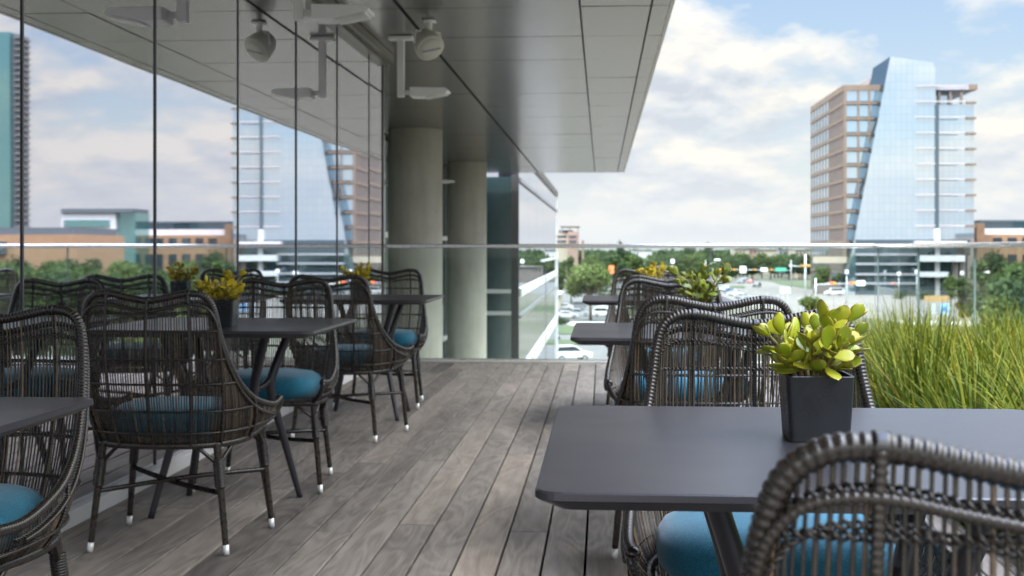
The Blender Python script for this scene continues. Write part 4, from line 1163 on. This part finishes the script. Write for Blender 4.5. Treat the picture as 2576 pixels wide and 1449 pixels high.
for kd, x, y, pc, a in (('sedan', 1829, 733, WHT, 150), ('sedan', 1850, 744, WHT, 152), ('sedan', 1838, 738, BLU, 150), ('suv', 1865, 713, GRY, 70), ('suv', 1904, 723, BLK, 68), ('sedan', 1888, 712.5, RED, 70), ('sedan', 1812, 726, SIL, 155), ('van', 2098, 743, WHT, 10), ('van', 2176, 739, SIL, 8),
                        ('sedan', 2197, 738.5, RED, 8), ('sedan', 1872, 707.5, SIL, 70), ('sedan', 2158, 741, WHT, 8), ('sedan', 2520, 800, WHT, 5), ('sedan', 2545, 880, SIL, 100), ('sedan', 2455, 852, BLK, 100), ('sedan', 1868, 752, SIL, 150)):
    car(kd, gr(x, y), R(a), *pc, LB[x])

# ------------------------------------------------------------------ street furniture
M['galv'] = mat('galvanised_steel', (.55, .56, .56), .45, .5); M['lampwhite'] = mat('white_lamp_head', (.78, .78, .76), .4)
M['signal'] = mat('signal_yellow', (.62, .30, .04), .5); M['signblue'] = mat('sign_blue', (.30, .52, .80), .5); M['signbrown'] = noisy('sign_tan_brown', (.36, .23, .10), (.42, .27, .12), 2, .7)
M['signgreen'] = mat('sign_green', (.10, .42, .28), .5); M['orange'] = mat('construction_orange', (.85, .22, .08), .5)
def red_lit():
    m = mat('lit_red_signal_lens', (.8, .05, .03), .4); b = m.node_tree.nodes['Principled BSDF']; b.inputs['Emission Color'].default_value = (1, .08, .04, 1); b.inputs['Emission Strength'].default_value = 2.2; return m
M['redlit'] = red_lit()
def lamp(px, d, ytop, label, arm=0, name='street_lamp', head=(.9, .35, .16)):
    p = at(px, d, GZ); H = EYE - (ytop - 625) * d / FPX - GZ
    t = thing(name, label, 'street lamp', p, 0, 'street lamps')
    mb = MB(); mb.cyl((0, 0, 0), (0, 0, H), .10, .06, 10); mb.build('pole', M['galv'], t, True)
    if arm:
        mb = MB(); mb.tube([(0, 0, H - 2.6), (arm * .55, 0, H - .9), (arm, 0, H - .25)], [.06, .05, .05], 8); mb.build('arm', M['galv'], t, True)
    mb = MB(); x = arm; sx_, sy_, sz = head
    mb.loft([[(x - sx_ / 2, -sy_ / 2, H - .02), (x + sx_ / 2, -sy_ / 2, H - .02), (x + sx_ / 2, sy_ / 2, H - .02), (x - sx_ / 2, sy_ / 2, H - .02)], [(x - sx_ * .4, -sy_ * .4, H + sz), (x + sx_ * .4, -sy_ * .4, H + sz), (x + sx_ * .4, sy_ * .4, H + sz), (x - sx_ * .4, sy_ * .4, H + sz)]])
    mb.build('lamp_head', M['lampwhite'], t); return t
lamp(1775, 430, 655, 'grey lamp mast with a davit arm and white head behind the leafy succulent', 3.9, head=(2.0, .9, .5))
lamp(2476, 268, 686, 'slim post with a wide flat lamp head over the green verge on the right', 0, head=(2.2, .6, .3))
lamp(2130, 300, 688, 'thin lamp post with a small white globe left of the tower podium', head=(.7, .7, .8))
lamp(2261, 320, 692, 'lamp post with a white globe in front of the podium glass', head=(.8, .8, .8))
lamp(2306, 310, 687, 'lamp post with a white globe nearest the railing joint', head=(.8, .8, .8))
lamp(2420, 330, 690, 'lamp post with a pale globe right of the podium piers', head=(.8, .8, .8))
lamp(1692, 520, 662, 'far lamp post with a round white head among the trees', head=(1.6, .8, 1.6))
def signal_arm(label, pxpole, d, ytop, yarm, heads, red=False, signs=(), pole_r=.16):
    p = at(pxpole, d, GZ); z = lambda y: EYE - (y - 625) * d / FPX - GZ
    t = thing('traffic_signal', label, 'traffic light', p, YAW, 'traffic signals on mast arms')
    mb = MB(); mb.cyl((0, 0, 0), (0, 0, z(ytop)), pole_r, pole_r * .7, 10); mb.build('pole', M['galv'], t, True)
    xs = [(h - pxpole) * d / FPX for h in list(heads) + [s[0] for s in signs]]
    far = max(xs, key=abs); mb = MB(); mb.cyl((0, 0, z(yarm) - .3), (far * 1.03, 0, z(yarm)), .10, .06, 8); mb.build('mast_arm', M['galv'], t, True)
    for h in heads:
        x = (h - pxpole) * d / FPX
        mb = MB(); mb.box(x - .62, x + .62, -.32, -.10, z(yarm) - .24, z(yarm) + .24); hd_ = mb.build('signal_head', M['signal'], t, bevel=.04)
        mb = MB(); mb.cyl((x - .42, -.35, z(yarm)), (x - .42, -.325, z(yarm)), .17 if not red else .30, None, 16); mb.build('lens', M['redlit'] if red else M['blackplastic'], hd_)
    for sxp, w, h_, mm in signs:
        x = (sxp - pxpole) * d / FPX; mb = MB(); mb.box(x - w / 2, x + w / 2, -.18, -.12, z(yarm) - h_ / 2, z(yarm) + h_ / 2); mb.build('arm_sign', M[mm], t)
    return t
signal_arm('mast arm with two lit red traffic lights left of the tower', 2052, 277, 700, 712, (2095.5, 2145), True, ((2165, 1.9, 1.1, 'lampwhite'),))
signal_arm('thick pole with red and orange traffic heads beside the tower foot', 2026, 300, 640, 668, (2020, 2031), False, ((1988, .8, .4, 'galv'),), .24)
signal_arm('long mast arm with orange signal backs and white signs across the boulevard', 1990, 410, 655, 678, (1812, 1846, 1897, 1939), False, ((1869, 2.0, 2.2, 'lampwhite'), (1921.6, 2.2, 1.2, 'lampwhite'), (1964, 3.6, 1.2, 'signgreen')))
def sign(name, label, px, d, y0, y1, wpx, m, posts=2, mark=None):
    s_ = d / FPX; p = at(px, d, GZ); z = lambda y: EYE - (y - 625) * s_ - GZ; w = wpx * s_
    t = thing(name, label, 'sign', p, YAW)
    mb = MB(); mb.box(-w / 2, w / 2, -.06, .06, z(y1), z(y0)); b = mb.build('panel', m, t, bevel=.01)
    mb = MB()
    for k in range(posts):
        x = 0 if posts == 1 else (-w * .4 + k * w * .8); mb = MB(); mb.cyl((x, .10, 0), (x, .10, z(y0) - .05), .05, .05, 8); mb.build('post', M['galv'], t)
    if mark:
        mb = MB(); c = (z(y0) + z(y1)) / 2; hh = (z(y0) - z(y1)) * .22
        mb.prism([(-hh, -.075), (hh, -.075), (hh, -.0605), (-hh, -.0605)], c - hh * .9, c + hh * .3); mb.loft([[(-hh, y, c + hh * .31), (hh, y, c + hh * .31), (hh * .2, y, c + hh * 1.2)] for y in (-.075, -.0605)]); mb.build('emblem', mark, t)
    return t
sign('white_sign', 'square white sign panel, left one of the pair by the boulevard', 1968.5, 250, 722, 739, 13, M['whitewall'], 1)
sign('white_sign', 'square white sign panel, right one of the pair by the boulevard', 1982.5, 250, 722, 739, 13, M['whitewall'], 1)
sign('monument_sign', 'wide tan-brown sign board beyond the grass in front of the tower', 2356, 255, 744, 759, 62, M['signbrown'], 2)
sign('blue_sign', 'light blue square sign with a darker mark below the tan sign board', 2376, 200, 764, 790, 24, M['signblue'], 1, mat('sign_mid_blue', (.06, .28, .62), .5))
sign('blue_sign', 'narrow pale blue sign just left of the light blue square one', 2348, 200, 764, 790, 8, mat('sign_pale_blue', (.5, .66, .85), .5), 1)
sign('orange_sign', 'leaning orange work sign just left of the farthest wicker chair back', 1538, 330, 668, 688, 13, M['orange'], 1)
# hedges and shrubs
def shrub(px, pyb, wpx, hpx, m, label, n=900):
    d = FPX * (EYE - GZ) / (pyb - 625); s_ = d / FPX; p = at(px, d, GZ); W, H = wpx * s_, hpx * s_
    me = crown_mesh(int(px), W, H, 0, n, m, .14); me.name = 'shrub'; o = bpy.data.objects.new('shrub', me); col.objects.link(o); o.location = p
    return tag(o, label, 'shrub')
RB = foliage_mat('red_brown_leaves', (.10, .05, .035), (.17, .09, .06), (.24, .15, .08))
shrub(2556, 822, 44, 34, RB, 'red-brown shrub by the lawn at the right edge')
shrub(2448, 838, 26, 18, FO[0], 'dark clipped shrub with yellow flowers at its foot beside the lawn')
shrub(2262, 752, 50, 17, FO[2], 'long dark hedge at the tower foot under the podium glass')
shrub(2325, 754, 50, 17, FO[2], 'dark hedge at the tower foot left of the tan sign')
shrub(2500, 770, 120, 20, FO[1], 'wide light green bank of shrubs under the brick building')
shrub(1410, 818, 60, 18, FO[2], 'dark hedge behind the lawn strip near the far wing')

# ------------------------------------------------------------------ sky, sun, camera
SUN_EL, SUN_AZ = R(63), R(214)      # azimuth measured clockwise from +Y
w = bpy.data.worlds.new('World'); scene.world = w; w.use_nodes = True
class WN(N):
    def __init__(s, w): s.nt = w.node_tree; s.b = None
k = WN(w); nt = w.node_tree; bg = nt.nodes['Background']
sky = k.n('ShaderNodeTexSky', sky_type='NISHITA', sun_disc=False, sun_elevation=SUN_EL, sun_rotation=SUN_AZ, air_density=1.0, dust_density=.6, ozone_density=1.6)
CLZ = 17.7; SKYS = .14; CLS = 3.0
dirn = k.coord('Generated')
sep = k.n('ShaderNodeSeparateXYZ'); k.l(dirn, sep.inputs[0])
zc = k.math('MAXIMUM', sep.outputs[2], 0.0)
den = k.math('ADD', zc, .34)
cx_ = k.n('ShaderNodeCombineXYZ'); k.l(k.math('DIVIDE', sep.outputs[0], den), cx_.inputs[0]); k.l(k.math('DIVIDE', sep.outputs[1], den), cx_.inputs[1]); cx_.inputs[2].default_value = CLZ
p = cx_.outputs[0]
wv = k.noise(p, 1.3, 3, .5); pw = k.n('ShaderNodeVectorMath', operation='MULTIPLY_ADD'); k.l(wv.outputs['Color'], pw.inputs[0]); pw.inputs[1].default_value = (.22, .22, 0); k.l(p, pw.inputs[2]); p = pw.outputs[0]
n1 = k.noise(p, CLS, 10, .56, .0); n2 = k.noise(k.mapping(p, (.972, .972, 1)), CLS, 10, .56, .0)
n3 = k.noise(p, CLS * .33, 3, .5)
dens = k.math('ADD', k.math('MULTIPLY', n1.outputs['Fac'], .65), k.math('MULTIPLY', n3.outputs['Fac'], .45))
horiz = k.math('MULTIPLY', k.math('POWER', k.math('SUBTRACT', 1.0, zc), 8.0), .10)
dens = k.math('ADD', dens, horiz)
cov = k.ramp(dens, [(.500, (0, 0, 0)), (.535, (.45, .45, .45)), (.585, (.9, .9, .9)), (.66, (1, 1, 1))])
light = k.math('MULTIPLY_ADD', k.math('SUBTRACT', n1.outputs['Fac'], n2.outputs['Fac']), 4.2, .57)
thick = k.math('MULTIPLY', k.math('MAXIMUM', k.math('SUBTRACT', dens, .60), 0.0), 1.1)
light = k.math('SUBTRACT', light, thick)
cc = k.ramp(light, [(.16, (.60, .645, .72)), (.42, (.755, .795, .83)), (.60, (.89, .875, .835)), (.82, (1.06, 1.0, .89))])
skc = k.mix(1.0, sky.outputs[0], (SKYS, SKYS, SKYS), 'MULTIPLY')
hz = k.mix(k.math('MULTIPLY', k.math('POWER', k.math('SUBTRACT', 1.0, zc), 7.0), .55), skc, (.66, .71, .77))
fin = k.mix(cov, hz, cc)
fin = k.mix(k.math('POWER', k.math('SUBTRACT', 1.0, zc), 14.0), fin, (.84, .885, .92))
# sun glow and upper-sky boost, added to the sky colour to light the terrace
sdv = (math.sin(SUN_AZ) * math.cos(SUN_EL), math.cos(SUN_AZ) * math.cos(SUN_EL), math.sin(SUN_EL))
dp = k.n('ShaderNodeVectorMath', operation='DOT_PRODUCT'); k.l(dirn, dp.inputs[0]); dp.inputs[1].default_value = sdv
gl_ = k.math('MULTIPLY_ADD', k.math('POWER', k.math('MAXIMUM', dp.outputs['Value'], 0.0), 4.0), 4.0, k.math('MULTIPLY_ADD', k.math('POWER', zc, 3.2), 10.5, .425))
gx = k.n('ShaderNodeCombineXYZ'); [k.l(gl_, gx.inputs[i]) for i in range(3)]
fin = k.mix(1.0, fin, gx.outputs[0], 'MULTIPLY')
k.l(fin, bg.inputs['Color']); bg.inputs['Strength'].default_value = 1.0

sun = bpy.data.lights.new('sun', 'SUN'); sun.energy = 2.0; sun.angle = R(.8); sun.color = (1, .95, .87)
so = bpy.data.objects.new('sun', sun); col.objects.link(so)
sd = Vector((math.sin(SUN_AZ) * math.cos(SUN_EL), math.cos(SUN_AZ) * math.cos(SUN_EL), math.sin(SUN_EL)))
so.rotation_euler = sd.to_track_quat('Z', 'Y').to_euler(); so.location = (0, 0, 60)

cam = bpy.data.cameras.new('camera'); co = bpy.data.objects.new('camera', cam); col.objects.link(co)
co.location = (0, 0, EYE); co.rotation_euler = (R(90), 0, YAW)
cam.sensor_width = 36; cam.lens = 36 * FPX / 2576; cam.shift_y = -(724.5 - 625) / 2576
cam.clip_start = .05; cam.clip_end = 20000
cam.dof.use_dof = True; cam.dof.focus_distance = 2.35; cam.dof.aperture_fstop = 8.5; cam.dof.aperture_blades = 9
scene.camera = co
scene.view_settings.view_transform = 'Standard'; scene.view_settings.look = 'None'; scene.view_settings.exposure = 1.28; scene.view_settings.gamma = 1
scene.render.engine = 'CYCLES'
scene.cycles.use_denoising = True; scene.cycles.max_bounces = 10; scene.cycles.transparent_max_bounces = 24; scene.cycles.sample_clamp_indirect = 8
scene.cycles.caustics_reflective = True; scene.cycles.blur_glossy = .6; scene.cycles.caustics_refractive = False
scene.render.film_transparent = False
